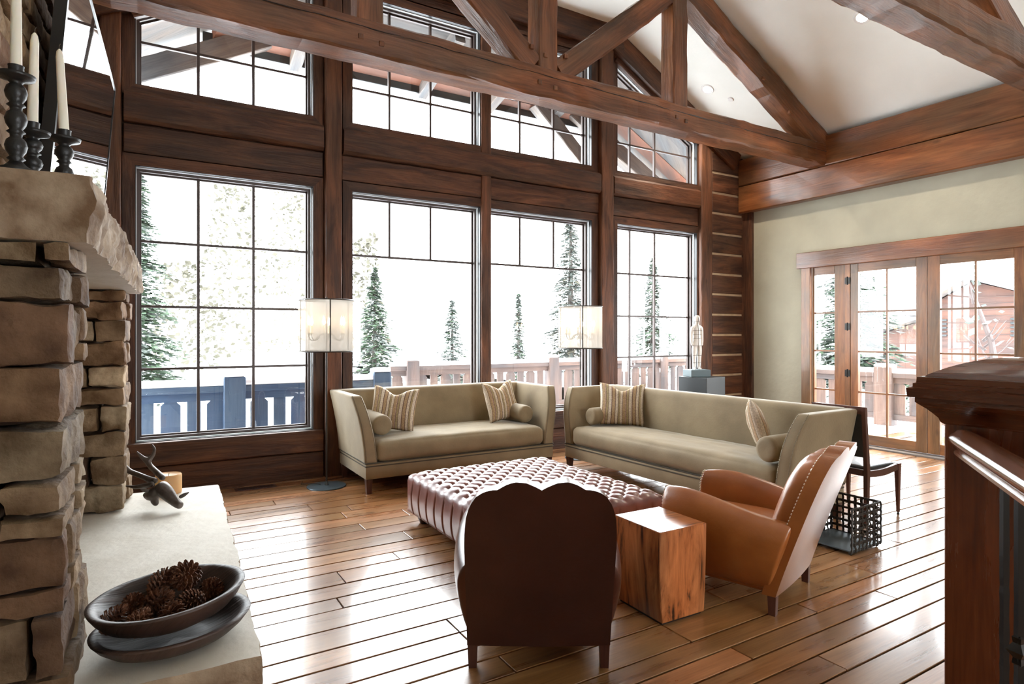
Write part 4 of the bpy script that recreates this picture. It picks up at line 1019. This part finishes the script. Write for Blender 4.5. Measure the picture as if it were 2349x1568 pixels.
# ------------------------------------------------------------ dining chair behind the long sofa, local +x is its front
dc = thing('side_chair', 'dark wood side chair with black leather seat behind the longer sofa', 'chair', (4.93, 2.72, 0), math.radians(0))
def swept(name, pts, wy, wx, m, parent):
    """post with rectangular section following points (x, z) at fixed y"""
    bm = newbm(); l = bm.loops.layers.uv['grain']; R_ = []
    for (x, y, z, a, b) in pts: R_.append([bm.verts.new((x + s * a / 2, y + t_ * b / 2, z)) for s, t_ in ((-1, -1), (1, -1), (1, 1), (-1, 1))])
    for a, b in zip(R_, R_[1:]):
        for k in range(4): bm.faces.new((a[k], a[(k + 1) % 4], b[(k + 1) % 4], b[k]))
    bm.faces.new(R_[0]); bm.faces.new(R_[-1])
    for f in bm.faces:
        for lp in f.loops: lp[l].uv = (lp.vert.co.z, lp.vert.co.x + lp.vert.co.y)
    return fin(name, bm, m, parent, mods=(('BEVEL', dict(width=.003, segments=2)),))
for y in (.0, .42):
    swept('rear_leg', [(-.02, y, 0, .028, .028), (.0, y, .20, .036, .032), (.005, y, .42, .046, .034), (-.01, y, .62, .036, .032), (-.035, y, .925, .034, .032)], 0, 0, M['chair_wood'], dc)
    lg = swept('front_leg', [(.472, y, .02, .022, .022), (.468, y, .22, .034, .03), (.465, y, .36, .042, .036), (.465, y, .43, .046, .04)], 0, 0, M['chair_wood'], dc)
    bm = newbm(); lathe(bm, [(.0005, 0), (.010, 0), (.012, .008), (.006, .014), (.011, .021), (.0005, .022)], 12, (.472, y, 0), close=False); fin('foot_cap', bm, M['dark_metal'], lg, smooth=True)
swept('top_rail', [(-.036, .21, .865, .022, .42), (-.040, .21, .925, .024, .46)], 0, 0, M['chair_wood'], dc)
swept('back_panel', [(-.012, .21, .52, .016, .40), (-.036, .21, .87, .016, .40)], 0, 0, M['leather_black'], dc)
def srail(name, p, q, sag):
    bm = newbm(); n = 10; l = bm.loops.layers.uv['grain']; p, q = Vector(p), Vector(q); d = (q - p).normalized(); s_ = Vector((-d.y, d.x, 0)) * .014; R_ = []
    for i in range(n + 1):
        t_ = i / n; c = p.lerp(q, t_); dz = -sag * math.sin(PI * t_); R_.append([bm.verts.new(c + v) for v in (s_ + Vector((0, 0, dz)), -s_ + Vector((0, 0, dz)), -s_ + Vector((0, 0, .05 + dz * .6)), s_ + Vector((0, 0, .05 + dz * .6)))])
    for a, b in zip(R_, R_[1:]):
        for k in range(4): bm.faces.new((a[k], a[(k + 1) % 4], b[(k + 1) % 4], b[k]))
    bm.faces.new(R_[0]); bm.faces.new(R_[-1]); fin(name, bm, M['chair_wood'], dc, mods=(('BEVEL', dict(width=.003, segments=2)),))
srail('seat_rail', (.02, 0, .365), (.45, 0, .378), .018); srail('seat_rail', (.02, .42, .365), (.45, .42, .378), .018); srail('seat_rail', (.465, .02, .375), (.465, .40, .375), .0); srail('seat_rail', (.0, .02, .37), (.0, .40, .37), 0)
bm = newbm(); sbox(bm, .02, .455, .015, .405, .40, .435, .016, .016, 0, 10); fin('seat_pad', bm, M['leather_black'], dc, smooth='full')

# ------------------------------------------------------------ drum floor lamps
def lamp(loc, rot, lab):
    t = thing('floor_lamp', lab, 'floor lamp', loc, rot, 'drum shade floor lamps'); R_ = .266; z0, z1 = 1.335, 1.838
    bm = newbm(); lathe(bm, [(.0005, 0), (.185, 0), (.19, .004), (.185, .011), (.02, .016), (.018, .03), (.012, .05), (.0005, .05)], 40, close=False); b = fin('base', bm, M['lamp_base'], t, smooth=True)
    bm = newbm(); tube(bm, [(0, 0, .02), (0, 0, 1.87)], .0085, 12); fin('pole', bm, M['dark_metal'], t, smooth=True)
    bm = newbm(); lathe(bm, [(R_, z0 + .004), (R_, z1 - .004)], 64, close=False); sh = fin('lamp_shade', bm, M['shade'], t, smooth=True)
    for z in (z0, z1):
        bm = newbm(); tube(bm, [(R_ * math.cos(a * PI / 32), R_ * math.sin(a * PI / 32), z) for a in range(65)], .006, 8, False); fin('shade_ring', bm, M['dark_metal'], t, smooth=True)
    for a in (-90, 30, 150):
        c, s_ = math.cos(math.radians(a)), math.sin(math.radians(a))
        bm = newbm(); tube(bm, [(R_ * 1.01 * c, R_ * 1.01 * s_, z0), (R_ * 1.01 * c, R_ * 1.01 * s_, z1)], .007, 6); tube(bm, [(0, 0, z1), (R_ * c, R_ * s_, z1)], .004, 6); tube(bm, [(0, 0, z0), (R_ * c, R_ * s_, z0)], .004, 6); fin('rib', bm, M['dark_metal'], t, smooth=True)
    for k in range(6):
        a = math.radians(k * 60 + 15); c, s_ = math.cos(a), math.sin(a); q = lambda r_, z: (r_ * c, r_ * s_, z)
        bm = newbm(); tube(bm, [q(.01, 1.50), q(.05, 1.505), q(.08, 1.49), q(.105, 1.455), q(.135, 1.44), q(.165, 1.452), q(.178, 1.48), q(.178, 1.50)], .0042, 8); lathe(bm, [(.0005, 1.50), (.016, 1.503), (.018, 1.512), (.0005, 1.512)], 12, (.178 * c, .178 * s_, 0), close=False)
        ar = fin('candelabra_arm', bm, M['dark_metal'], t, smooth=True)
        bm = newbm(); lathe(bm, [(.0115, 1.512), (.0115, 1.59), (.0005, 1.592)], 12, (.178 * c, .178 * s_, 0), close=False); fin('candle_sleeve', bm, M['wax'], ar, smooth=True)
        bm = newbm(); lathe(bm, [(.0005, 1.592), (.012, 1.605), (.0155, 1.622), (.012, 1.645), (.006, 1.665), (.0005, 1.682)], 12, (.178 * c, .178 * s_, 0), close=False); fin('bulb', bm, M['bulb'], ar, smooth=True)
    return t
lamp((1.548, 6.13, 0), -.12, 'drum shade floor lamp standing left of the two-seat sofa')
lp2 = lamp((4.56, 5.965 + .0, 0), -.55, 'drum shade floor lamp standing in the corner behind both sofas')
bm = newbm(); tube(bm, [(1.50, 6.17, .02), (1.43, 6.20, .03), (1.36, 6.22, .03), (1.34, 6.30, .012), (1.38, 6.42, .01)], .0035, 6); o = fin('lamp_cord', bm, M['cord'], bpy.data.objects['floor_lamp'], mw=Matrix.Identity(4))

# ------------------------------------------------------------ pedestal and figure
pd = thing('pedestal', 'dark grey square pedestal carrying the white figure, behind the longer sofa', 'pedestal', (6.86, 6.12, 0), math.radians(8))
bxo('body', (-.23, .23, -.23, .23, 0, .90), M['slate'], pd, .006, 2)
fg = thing('figure_sculpture', 'white slender standing figure statue with dark seams on a blue grey block', 'statue', (6.80, 6.16, .9), -math.radians(20))
bxo('plinth_block', (-.15, .15, -.13, .13, 0, .10), M['slate_light'], fg, .005, 1)
z_ = .10; F_ = []
pts = [(0, 0, .49), (0, 0, .56), (0, 0, .63), (0, 0, .71), (0, 0, .745), (0, -.005, .79), (0, -.012, .835), (0, -.004, .88),
       (.040, 0, .715), (.070, 0, .70), (.080, .006, .60), (.081, .0, .51), (.074, -.012, .44), (-.040, 0, .715), (-.070, 0, .70), (-.080, .006, .60), (-.081, 0, .51), (-.074, -.012, .44),
       (.038, 0, .45), (.040, 0, .33), (.038, .002, .26), (.036, .006, .15), (.036, .004, .115), (.045, -.05, .108), (-.038, 0, .45), (-.040, 0, .33), (-.038, .002, .26), (-.036, .006, .15), (-.036, .004, .115), (-.05, -.05, .108)]
edg = [(0, 1), (1, 2), (2, 3), (3, 4), (4, 5), (5, 6), (6, 7), (3, 8), (8, 9), (9, 10), (10, 11), (11, 12), (3, 13), (13, 14), (14, 15), (15, 16), (16, 17), (0, 18), (18, 19), (19, 20), (20, 21), (21, 22), (22, 23), (0, 24), (24, 25), (25, 26), (26, 27), (27, 28), (28, 29)]
rd = [(.068, .05), (.055, .042), (.062, .046), (.058, .04), (.024, .024), (.034, .04), (.044, .05), (.034, .04), .032, .030, .024, .020, .016, .032, .030, .024, .020, .016, (.042, .044), .036, .029, .025, .018, (.018, .012), (.042, .044), .036, .029, .025, .018, (.018, .012)]
skin_obj('figure', pts, edg, rd, M['statue'], fg, 2, 0)
for i, (z, rx, ry) in enumerate(((.66, .075, .058), (.60, .066, .052), (.545, .066, .052), (.44, .094, .055), (.30, .082, .042), (.20, .066, .032), (.79, .037, .044))):
    bm = newbm(); tube(bm, [(rx * math.cos(a * PI / 16), ry * math.sin(a * PI / 16), z) for a in range(33)], .0028, 6, False); fin('seam_band', bm, M['seam'], fg)
bm = newbm(); tube(bm, [(.0, -.052, .845), (0, -.050, .79), (0, -.03, .745), (0, -.052, .68), (0, -.050, .60), (0, -.058, .5), (0, -.045, .40), (0, -.02, .3)], .003, 6); fin('centre_seam', bm, M['seam'], fg)

# ------------------------------------------------------------ stair newel and rail
nw = thing('newel_post', 'large mahogany newel post with moulded cap beside the stair rail', 'newel post', (2.11, .713, 0)); nm = M['newel_wood']; s_ = .15
bxo('shaft', (-s_, s_, -s_, s_, 0, 1.30), nm, nw, .004, 1, axis=2)
bm = newbm(); prev = None; l = bm.loops.layers.uv['grain']
prof = [(.0, 1.245), (.006, 1.25), (.010, 1.262), (.018, 1.272), (.030, 1.286), (.046, 1.300), (.052, 1.306), (.052, 1.318), (.066, 1.320), (.068, 1.346), (.056, 1.350), (.056, 1.360), (.050, 1.362), (.048, 1.378), (.040, 1.380), (.034, 1.380), (.028, 1.386), (.012, 1.396), (-.01, 1.408), (-.04, 1.421), (-.07, 1.430), (-.10, 1.435), (-.14, 1.438)]
for e, z in prof:
    row = [bm.verts.new((sx * (s_ + e), sy * (s_ + e), z)) for sx, sy in ((-1, -1), (1, -1), (1, 1), (-1, 1))]
    if prev:
        for k in range(4):
            f = bm.faces.new((prev[k], prev[(k + 1) % 4], row[(k + 1) % 4], row[k]))
            for lp in f.loops: lp[l].uv = ((lp.vert.co.x if k % 2 == 0 else lp.vert.co.y) + k, lp.vert.co.z * 2)
    prev = row
bm.faces.new(prev); fin('cap', bm, nm, nw, smooth=True)
rl = thing('stair_railing', 'polished wood stair handrail with twisted iron balusters joined to the newel', 'railing', (1.96, .809, 0), math.atan2(-.563, -.826))
# profile (y, z) swept along local x
PR = [(-.016, 1.158), (.016, 1.158), (.024, 1.163), (.024, 1.172), (.017, 1.177), (.017, 1.183), (.030, 1.190), (.036, 1.200), (.036, 1.210), (.030, 1.220), (.022, 1.224), (.018, 1.231), (.006, 1.237), (-.006, 1.237), (-.018, 1.231), (-.022, 1.224), (-.030, 1.220), (-.036, 1.210), (-.036, 1.200), (-.030, 1.190), (-.017, 1.183), (-.017, 1.177), (-.024, 1.172), (-.024, 1.163)]
bm = newbm(); l = bm.loops.layers.uv['grain']
V = [[bm.verts.new((x, y, z)) for y, z in PR] for x in (-.02, 1.25)]
for k in range(len(PR)):
    f = bm.faces.new((V[0][k], V[0][(k + 1) % len(PR)], V[1][(k + 1) % len(PR)], V[1][k]))
    for lp in f.loops: lp[l].uv = (lp.vert.co.x, lp.vert.co.y + lp.vert.co.z)
bm.faces.new(V[0]); bm.faces.new(V[1]); fin('handrail', bm, M['rail_wood'], rl, smooth=True)
for k in range(7):
    x = .345 + .1 * k; bm = newbm(); a_ = .0064; R_ = []; nst = 70; hr = random.Random(k)
    for i in range(nst + 1):
        z = .012 + 1.147 * i / nst; tw = .35; hm = 1 + hr.uniform(-.07, .07)
        R_.append([bm.verts.new((x + a_ * hm * (math.cos(tw) * s - math.sin(tw) * t_), a_ * hm * (math.sin(tw) * s + math.cos(tw) * t_), z)) for s, t_ in ((-1, -1), (1, -1), (1, 1), (-1, 1))])
    for a, b in zip(R_, R_[1:]):
        for q in range(4): bm.faces.new((a[q], a[(q + 1) % 4], b[(q + 1) % 4], b[q]))
    bm.faces.new(R_[-1]); bl = fin('baluster', bm, M['iron'], rl)
    if k % 2 == 1:
        bm = newbm(); lathe(bm, [(.008, -.032), (.013, -.028), (.011, -.016), (.024, .0), (.011, .016), (.013, .028), (.008, .032)], 4, (x, 0, .83), close=False); fin('collar', bm, M['iron'], bl)
    bm = newbm(); box(bm, x - .014, x + .014, -.014, .014, 0, .02, .003, 1); fin('shoe', bm, M['iron'], bl)

# ------------------------------------------------------------ outside: snow, deck rails, porch roof, trees, neighbour house
bm = newbm(); box(bm, -3.5, 16, YW + .2, 60, -.35, -.06); 
o = fin('snow_ground', bm, M['snow']); tag(o, kind='structure')
def snowfield():
    bm = newbm(); nx, ny = 60, 50; V = {}
    for i in range(nx + 1):
        for j in range(ny + 1):
            x = XR + .25 + 32 * i / nx; y = -14 + 44 * j / ny; V[i, j] = bm.verts.new((x, y, -.06 - .25 * smooth1((x - 11) / 6) + .12 * noise.noise(Vector((x * .3, y * .3, 0))) * smooth1((x - 11) / 3)))
    for i in range(nx):
        for j in range(ny): bm.faces.new((V[i, j], V[i + 1, j], V[i + 1, j + 1], V[i, j + 1]))
    return bm
o = fin('snow_ground', snowfield(), M['snow'], smooth='full'); tag(o, kind='structure')
def deck_rail(name, lab, p0, p1, ztop, posts, m, zb=-.06, pw=.24, snow=True, grp='snowy deck railings'):
    p0, p1 = Vector((*p0, 0)), Vector((*p1, 0)); d = (p1 - p0).normalized(); L = (p1 - p0).length; ang = math.atan2(d.y, d.x)
    t = thing(name, lab, 'railing', p0, ang, grp)
    bm = newbm(); box(bm, 0, L, -.07, .07, ztop - .075, ztop, .006, 1, 0); box(bm, 0, L, -.03, .03, ztop - .17, ztop - .075, 0, 1, 0); fin('top_rail', bm, m, t)
    bm = newbm(); box(bm, 0, L, -.03, .03, zb + .10, zb + .20, 0, 1, 0); fin('bottom_rail', bm, m, t)
    if snow: bm = newbm(); sbox(bm, .02, L - .02, -.075, .075, ztop - .002, ztop + .07, .03, .01, 0, 6); fin('snow_cap', bm, M['snow'], t, smooth='full')
    for x in posts:
        bm = newbm(); box(bm, x - pw / 2, x + pw / 2, -.10, .10, zb, ztop + .10, .01, 1, 2); p_ = fin('rail_post', bm, m, t)
        if snow: bm = newbm(); sbox(bm, x - pw / 2, x + pw / 2, -.10, .10, ztop + .10, ztop + .15, .02, .01, 0, 4); fin('snow_cap', bm, M['snow'], p_, smooth='full')
    x = .05; k = 0; l = None
    while x < L - .2:
        w_ = .20 if k % 2 == 0 else .14
        if not any(abs(x + w_ / 2 - q) < pw / 2 + .05 for q in posts):
            bm = newbm(); l = bm.loops.layers.uv['grain']; zt, z0 = ztop - .10, zb + .12; c = .05 if k % 2 == 0 else 0
            po = [(x, z0), (x + w_, z0), (x + w_, zt - .06 - c), (x + w_ - c, zt - .06), (x + w_ - c, zt), (x + c, zt), (x + c, zt - .06), (x, zt - .06 - c)] if c else [(x, z0), (x + w_, z0), (x + w_, zt), (x, zt)]
            A = [bm.verts.new((a, -.015, b)) for a, b in po]; B = [bm.verts.new((a, .015, b)) for a, b in po]
            bm.faces.new(A); bm.faces.new(B[::-1]); n = len(po)
            for i in range(n): bm.faces.new((A[i], A[(i + 1) % n], B[(i + 1) % n], B[i]))
            for f in bm.faces:
                for lp in f.loops: lp[l].uv = (lp.vert.co.z + x * 3, lp.vert.co.x)
            fin('baluster_board', bm, m, t)
        x += w_ + .065; k += 1
    return t
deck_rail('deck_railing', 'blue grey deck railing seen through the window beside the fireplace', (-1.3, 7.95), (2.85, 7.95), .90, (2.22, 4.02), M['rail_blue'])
deck_rail('deck_railing', 'faded brown deck railing seen over the two-seat sofa and through the last window', (3.72, 10.4), (13.2, 10.4), .93, (.42, 3.5, 6.6, 9.3), M['rail_brown'])
deck_rail('deck_railing', 'faded brown deck railing seen through the glazed doors', (11.0, 9.9), (11.0, 1.5), .84, (4.15, 7.2), M['rail_brown'], pw=.3)
# porch roof over the deck
pr_ = thing('porch_roof', 'clipped gable porch roof with orange soffit boards outside the upper windows', 'roof', (3.65, 7.9, 4.9)); PM = Matrix.Identity(4)
bm = newbm(); T_ = .12
def slabq(bm, pts, t=.12):
    a = [bm.verts.new(p) for p in pts]; b = [bm.verts.new((p[0], p[1], p[2] + t)) for p in pts]; n = len(pts); l = bm.loops.layers.uv['grain']
    fs = [bm.faces.new(a), bm.faces.new(b[::-1])] + [bm.faces.new((a[i], a[(i + 1) % n], b[(i + 1) % n], b[i])) for i in range(n)]
    for f in fs:
        for lp in f.loops: lp[l].uv = (lp.vert.co.x, lp.vert.co.y + lp.vert.co.z)
def off(p): return (p[0] - 3.65, p[1] - 7.9, p[2] - 4.9)
Y0_, Y1_, Y2_ = 6.86, 7.45, 8.15
bm = newbm(); slabq(bm, [off(p) for p in ((.9, Y1_, 5.33), (6.4, Y1_, 5.33), (6.6, Y2_, 5.02), (.7, Y2_, 5.02))])
for i in range(4):
    y = Y1_ + (Y2_ - Y1_) * (i + .5) / 4; z = 5.33 + (5.02 - 5.33) * (i + .5) / 4
fin('soffit_boards', bm, M['soffit'], pr_)
bm = newbm()
for i in range(1, 5):
    q = i / 5; y = Y1_ + (Y2_ - Y1_) * q - 7.9; z = 5.33 - .31 * q - 4.9; box(bm, .8 - 3.65, 6.5 - 3.65, y - .004, y + .004, z - .004, z + .01)
fin('board_gap', bm, M['black'], pr_)
bm = newbm(); slabq(bm, [off(p) for p in ((1.2, Y0_, 5.62), (6.1, Y0_, 5.62), (6.4, Y1_, 5.34), (.9, Y1_, 5.34))]); fin('ceiling_panel', bm, M['gray_timber'], pr_)
bm = newbm(); box(bm, .6 - 3.65, 6.7 - 3.65, Y2_ - 7.9 - .02, Y2_ - 7.9 + .02, .03, .21, .004, 1, 0); fin('fascia', bm, M['slate'], pr_)
for x in (1.66, 3.42, 4.50, 5.6):
    beam('outlooker', (x, Y0_ + .1, 5.28), (x, Y2_ + .06, 4.98), .14, .20, M['gray_timber'], pr_)
for s in (1, -1):
    fx = lambda x: 3.65 + s * (x - 3.65); gz = lambda x: 5.70 - .53 * (x - 5.57)
    pts = [(fx(6.1), Y0_, gz(6.1)), (fx(9.2), Y0_, gz(9.2)), (fx(9.2), Y2_ + .3, gz(9.2)), (fx(6.5), Y2_ + .3, gz(6.5))]
    bm = newbm(); slabq(bm, [off(p) for p in pts]); fin('gable_soffit', bm, M['gray_timber'], pr_)
    beam('gable_rafter', (fx(6.0), 8.12, gz(6.0) - .30), (fx(9.0), 8.12, gz(9.0) - .30), .2, .26, M['gray_timber'], pr_)
    if s < 0: continue
    bm = newbm(); slabq(bm, [off((p[0], p[1], p[2] - .012)) for p in ((fx(6.6), 7.75, gz(6.6)), (fx(9.2), 7.75, gz(9.2)), (fx(9.2), 8.05, gz(9.2)), (fx(6.8), 8.05, gz(6.8)))], .01); fin('soffit_boards', bm, M['soffit'], pr_)
beam('gable_brace', (5.25, 8.0, 5.12), (7.15, 8.0, 3.45), .2, .22, M['gray_timber'], pr_)
bm = newbm(); box(bm, 7.1, 7.35, 7.9, 8.15, -.06, 3.6, .01, 1, 2); o = fin('porch_post', bm, M['gray_timber']); bpy.data.objects.remove(o)
# trees
def conifer(x, y, h, r, seed, mats, lab, zb=-.1, dens=1., grp='snowy trees beyond the deck'):
    t = thing('spruce_tree', lab, 'tree', (x, y, zb), group=grp); R = random.Random(seed)
    bm = newbm(); tube(bm, [(0, 0, 0), (0, 0, h * .5), (0, 0, h * .98)], [h * .018 + .03, h * .011 + .015, .008], 8); fin('trunk', bm, M['bark'], t)
    for mi, (mname, share) in enumerate(mats):
        bm = newbm(); n = int(260 * h * dens * share)
        for k in range(n):
            q = R.random() ** .8; z = h * (.08 + .92 * q); rr_ = r * (1 - q) ** .9 * (.8 + .2 * math.sin(z * 9 + seed)) + .04; a = R.uniform(0, 2 * PI); dz = -.28 * rr_
            base = Vector((0, 0, z)); tip = Vector((math.cos(a) * rr_ * R.uniform(.7, 1.08), math.sin(a) * rr_ * R.uniform(.7, 1.08), z + dz * R.uniform(.5, 1.2)))
            side = Vector((-math.sin(a), math.cos(a), 0)); m_ = max(3, int(rr_ * 7))
            for j in range(m_):
                f_ = .25 + .75 * (j + R.random()) / m_; c = base.lerp(tip, f_); c.z += .08 * rr_ * math.sin(f_ * PI); s_ = (.055 + .055 * rr_) * R.uniform(.6, 1.3) * (1.15 - .5 * f_)
                up_ = .5 if mi else 0
                c.z += .012 * mi
                u = (side * R.uniform(-1, 1) + (tip - base).normalized() * R.uniform(.4, 1)).normalized() * s_ * 1.6; v = u.cross(Vector((R.uniform(-.5, .5), R.uniform(-.5, .5), 1))).normalized() * s_ * .55
                bm.faces.new([bm.verts.new(p) for p in (c - u * .5, c + v * .9 + Vector((0, 0, -s_ * .15)), c + u, c - v * .9 + Vector((0, 0, -s_ * .15)))])
        fin('foliage' if mi == 0 else 'snowy_sprays', bm, M[mname], t)
    return t
conifer(-.12, 13.2, 5.1, 1.15, 1, (('needle', .75), ('frost', .45)), 'tall green spruce at the frame of the window beside the fireplace', grp=None)
conifer(4.72, 14.2, 3.2, 1.05, 2, (('needle', .7), ('frost', .5)), 'green spruce behind the two-seat sofa, beside the lamp shade', grp=None)
conifer(6.9, 14.5, 2.5, .8, 3, (('frost', .8), ('needle', .12)), 'pale frosted spruce left of the middle mullion', grp=None)
conifer(8.75, 14.2, 2.7, .36, 4, (('frost', .7), ('needle', .25)), 'slim small spruce right of the middle mullion', grp=None)
conifer(11.1, 15.0, 6.0, 1.25, 5, (('frost', .8), ('gold_leaf', .2)), 'tall frosted spruce beside the lamp between the sofas', grp=None)
conifer(13.7, 14.2, 4.0, 1.3, 6, (('frost', .7), ('needle', .3)), 'bushy spruce at the left of the window by the figure', grp=None)
conifer(16.2, 13.8, 5.4, 1.3, 7, (('needle', .55), ('frost', .5)), 'dark green spruce at the right of the window by the figure', grp=None)
conifer(14.2, 8.2, 4.6, 1.7, 8, (('needle', .5), ('frost', .6)), 'spruce seen through the sidelight and first glazed door', grp=None)
conifer(12.9, 6.0, 1.1, .75, 9, (('needle', .45), ('frost', .6)), 'low spruce just behind the railing outside the first glazed door', grp=None)
def larch(x, y, h, r, seed, lab, m='gold_leaf', n=900, lean=0., nb=26, tm='birch'):
    t = thing('larch_tree', lab, 'tree', (x, y, -.1)); R = random.Random(seed)
    bm = newbm(); tube(bm, [(0, 0, 0), (lean * .3, 0, h * .5), (lean, 0, h)], [.09, .05, .01], 8)
    for k in range(nb):
        z = h * R.uniform(.2, .95); a = R.uniform(0, 2 * PI); rr_ = r * (1 - z / h * .6); x0 = lean * z / h
        tube(bm, [(x0, 0, z), (x0 + math.cos(a) * rr_ * .5, math.sin(a) * rr_ * .5, z + .15), (x0 + math.cos(a) * rr_, math.sin(a) * rr_, z + .4)], [.025, .015, .004], 5)
    fin('trunk', bm, M[tm], t)
    bm = newbm()
    for k in range(n):
        z = h * R.uniform(.12, 1); a = R.uniform(0, 2 * PI); rr_ = r * math.sqrt(R.random()) * (1.1 - z / h * .7); c = Vector((lean * z / h + math.cos(a) * rr_, math.sin(a) * rr_, z + .2)); s_ = R.uniform(.05, .12)
        u = Vector((R.uniform(-1, 1), R.uniform(-1, 1), R.uniform(-.6, .6))).normalized() * s_; v = u.cross(Vector((R.uniform(-1, 1), R.uniform(-1, 1), R.uniform(-1, 1)))).normalized() * s_ * .6
        bm.faces.new([bm.verts.new(p) for p in (c - u, c + v, c + u, c - v)])
    fin('foliage', bm, M[m], t); return t
larch(2.4, 21, 6.2, 1.5, 11, 'pale golden larch in the middle pane of the window beside the fireplace')
larch(4.6, 23, 6.8, 1.6, 12, 'pale golden larch at the right pane of the window beside the fireplace')
larch(5.55, 17.5, 4.3, .8, 13, 'faint pale larch at the left edge of the middle windows', 'gold_leaf', 600)
larch(.9, 19, 3.4, 1.3, 14, 'low pale larch above the blue deck railing', 'gold_leaf', 700)
larch(15.0, 12.2, 5.6, 1.0, 15, 'leaning pale trunk tree in the window by the figure', 'needle', 380, 2.4)
tt = larch(13.6, 5.0, 2.9, .55, 16, 'bare leaning young tree before the red gabled house', 'frost', 40, .7, 9, 'rail_brown')
tt.rotation_euler = (0, 0, math.radians(80))
# neighbour house
hs = thing('neighbour_house', 'red board house with snowy gable roof outside the glazed doors', 'house', (19.8, 7.9, -.3))
def HX(p): return (p[0] - 19.8, p[1] - 7.9, p[2] + .3)
def prism(bm, poly, x0, x1):
    A = [bm.verts.new(HX((x0, y, z))) for y, z in poly]; B = [bm.verts.new(HX((x1, y, z))) for y, z in poly]; n = len(poly); l = bm.loops.layers.uv['grain']
    fs = [bm.faces.new(A), bm.faces.new(B[::-1])] + [bm.faces.new((A[i], A[(i + 1) % n], B[(i + 1) % n], B[i])) for i in range(n)]
    for f in fs:
        for lp in f.loops: lp[l].uv = (lp.vert.co.y + lp.vert.co.x, lp.vert.co.z)
bm = newbm(); prism(bm, [(6.55, -.3), (9.25, -.3), (9.25, 2.25), (8.0, 2.98), (6.75, 2.55)], 19.8, 25); fin('gable_wall', bm, M['siding'], hs)
bm = newbm(); prism(bm, [(9.25, -.3), (11.6, -.3), (11.6, 1.3), (9.25, 2.05)], 20.6, 25); prism(bm, [(3.5, -.3), (6.55, -.3), (6.55, 1.6), (3.5, 1.6)], 20.4, 25); fin('side_wall', bm, M['siding'], hs)
bm = newbm(); k = 0
while k < 17:
    z = -.2 + k * .17; box(bm, -.016, .0, -1.3, 1.34, z + .3, z + .312); k += 1
fin('lap_lines', bm, M['rail_brown'], hs)
def roofs(poly, x0, x1, m, nm):
    bm = newbm(); prism(bm, poly, x0, x1); fin(nm, bm, m, hs)
roofs([(9.65, 2.05), (8.0, 3.04), (6.35, 2.45), (6.35, 2.58), (8.0, 3.18), (9.65, 2.18)], 19.35, 25, M['gray_timber'], 'roof')
roofs([(9.65, 2.18), (8.0, 3.18), (6.35, 2.58), (6.35, 2.75), (8.0, 3.38), (9.65, 2.36)], 19.3, 25, M['snow'], 'snow_cap')
roofs([(9.2, 2.1), (11.9, 1.25), (11.9, 1.4), (9.2, 2.25)], 20.2, 25, M['gray_timber'], 'roof')
roofs([(9.2, 2.25), (11.9, 1.4), (11.9, 1.62), (9.2, 2.5)], 20.15, 25, M['snow'], 'snow_cap')
for y in (8.75, 7.0):
    v_ = None
    for k in range(5):
        bm = newbm(); box(bm, -.05, .0, y - 7.9 - .12, y - 7.9 + .12, 1.75 + .3 + k * .11 - .3, 1.80 + .3 + k * .11 - .3, .004, 1); fin('louver', bm, M['slate'], hs)
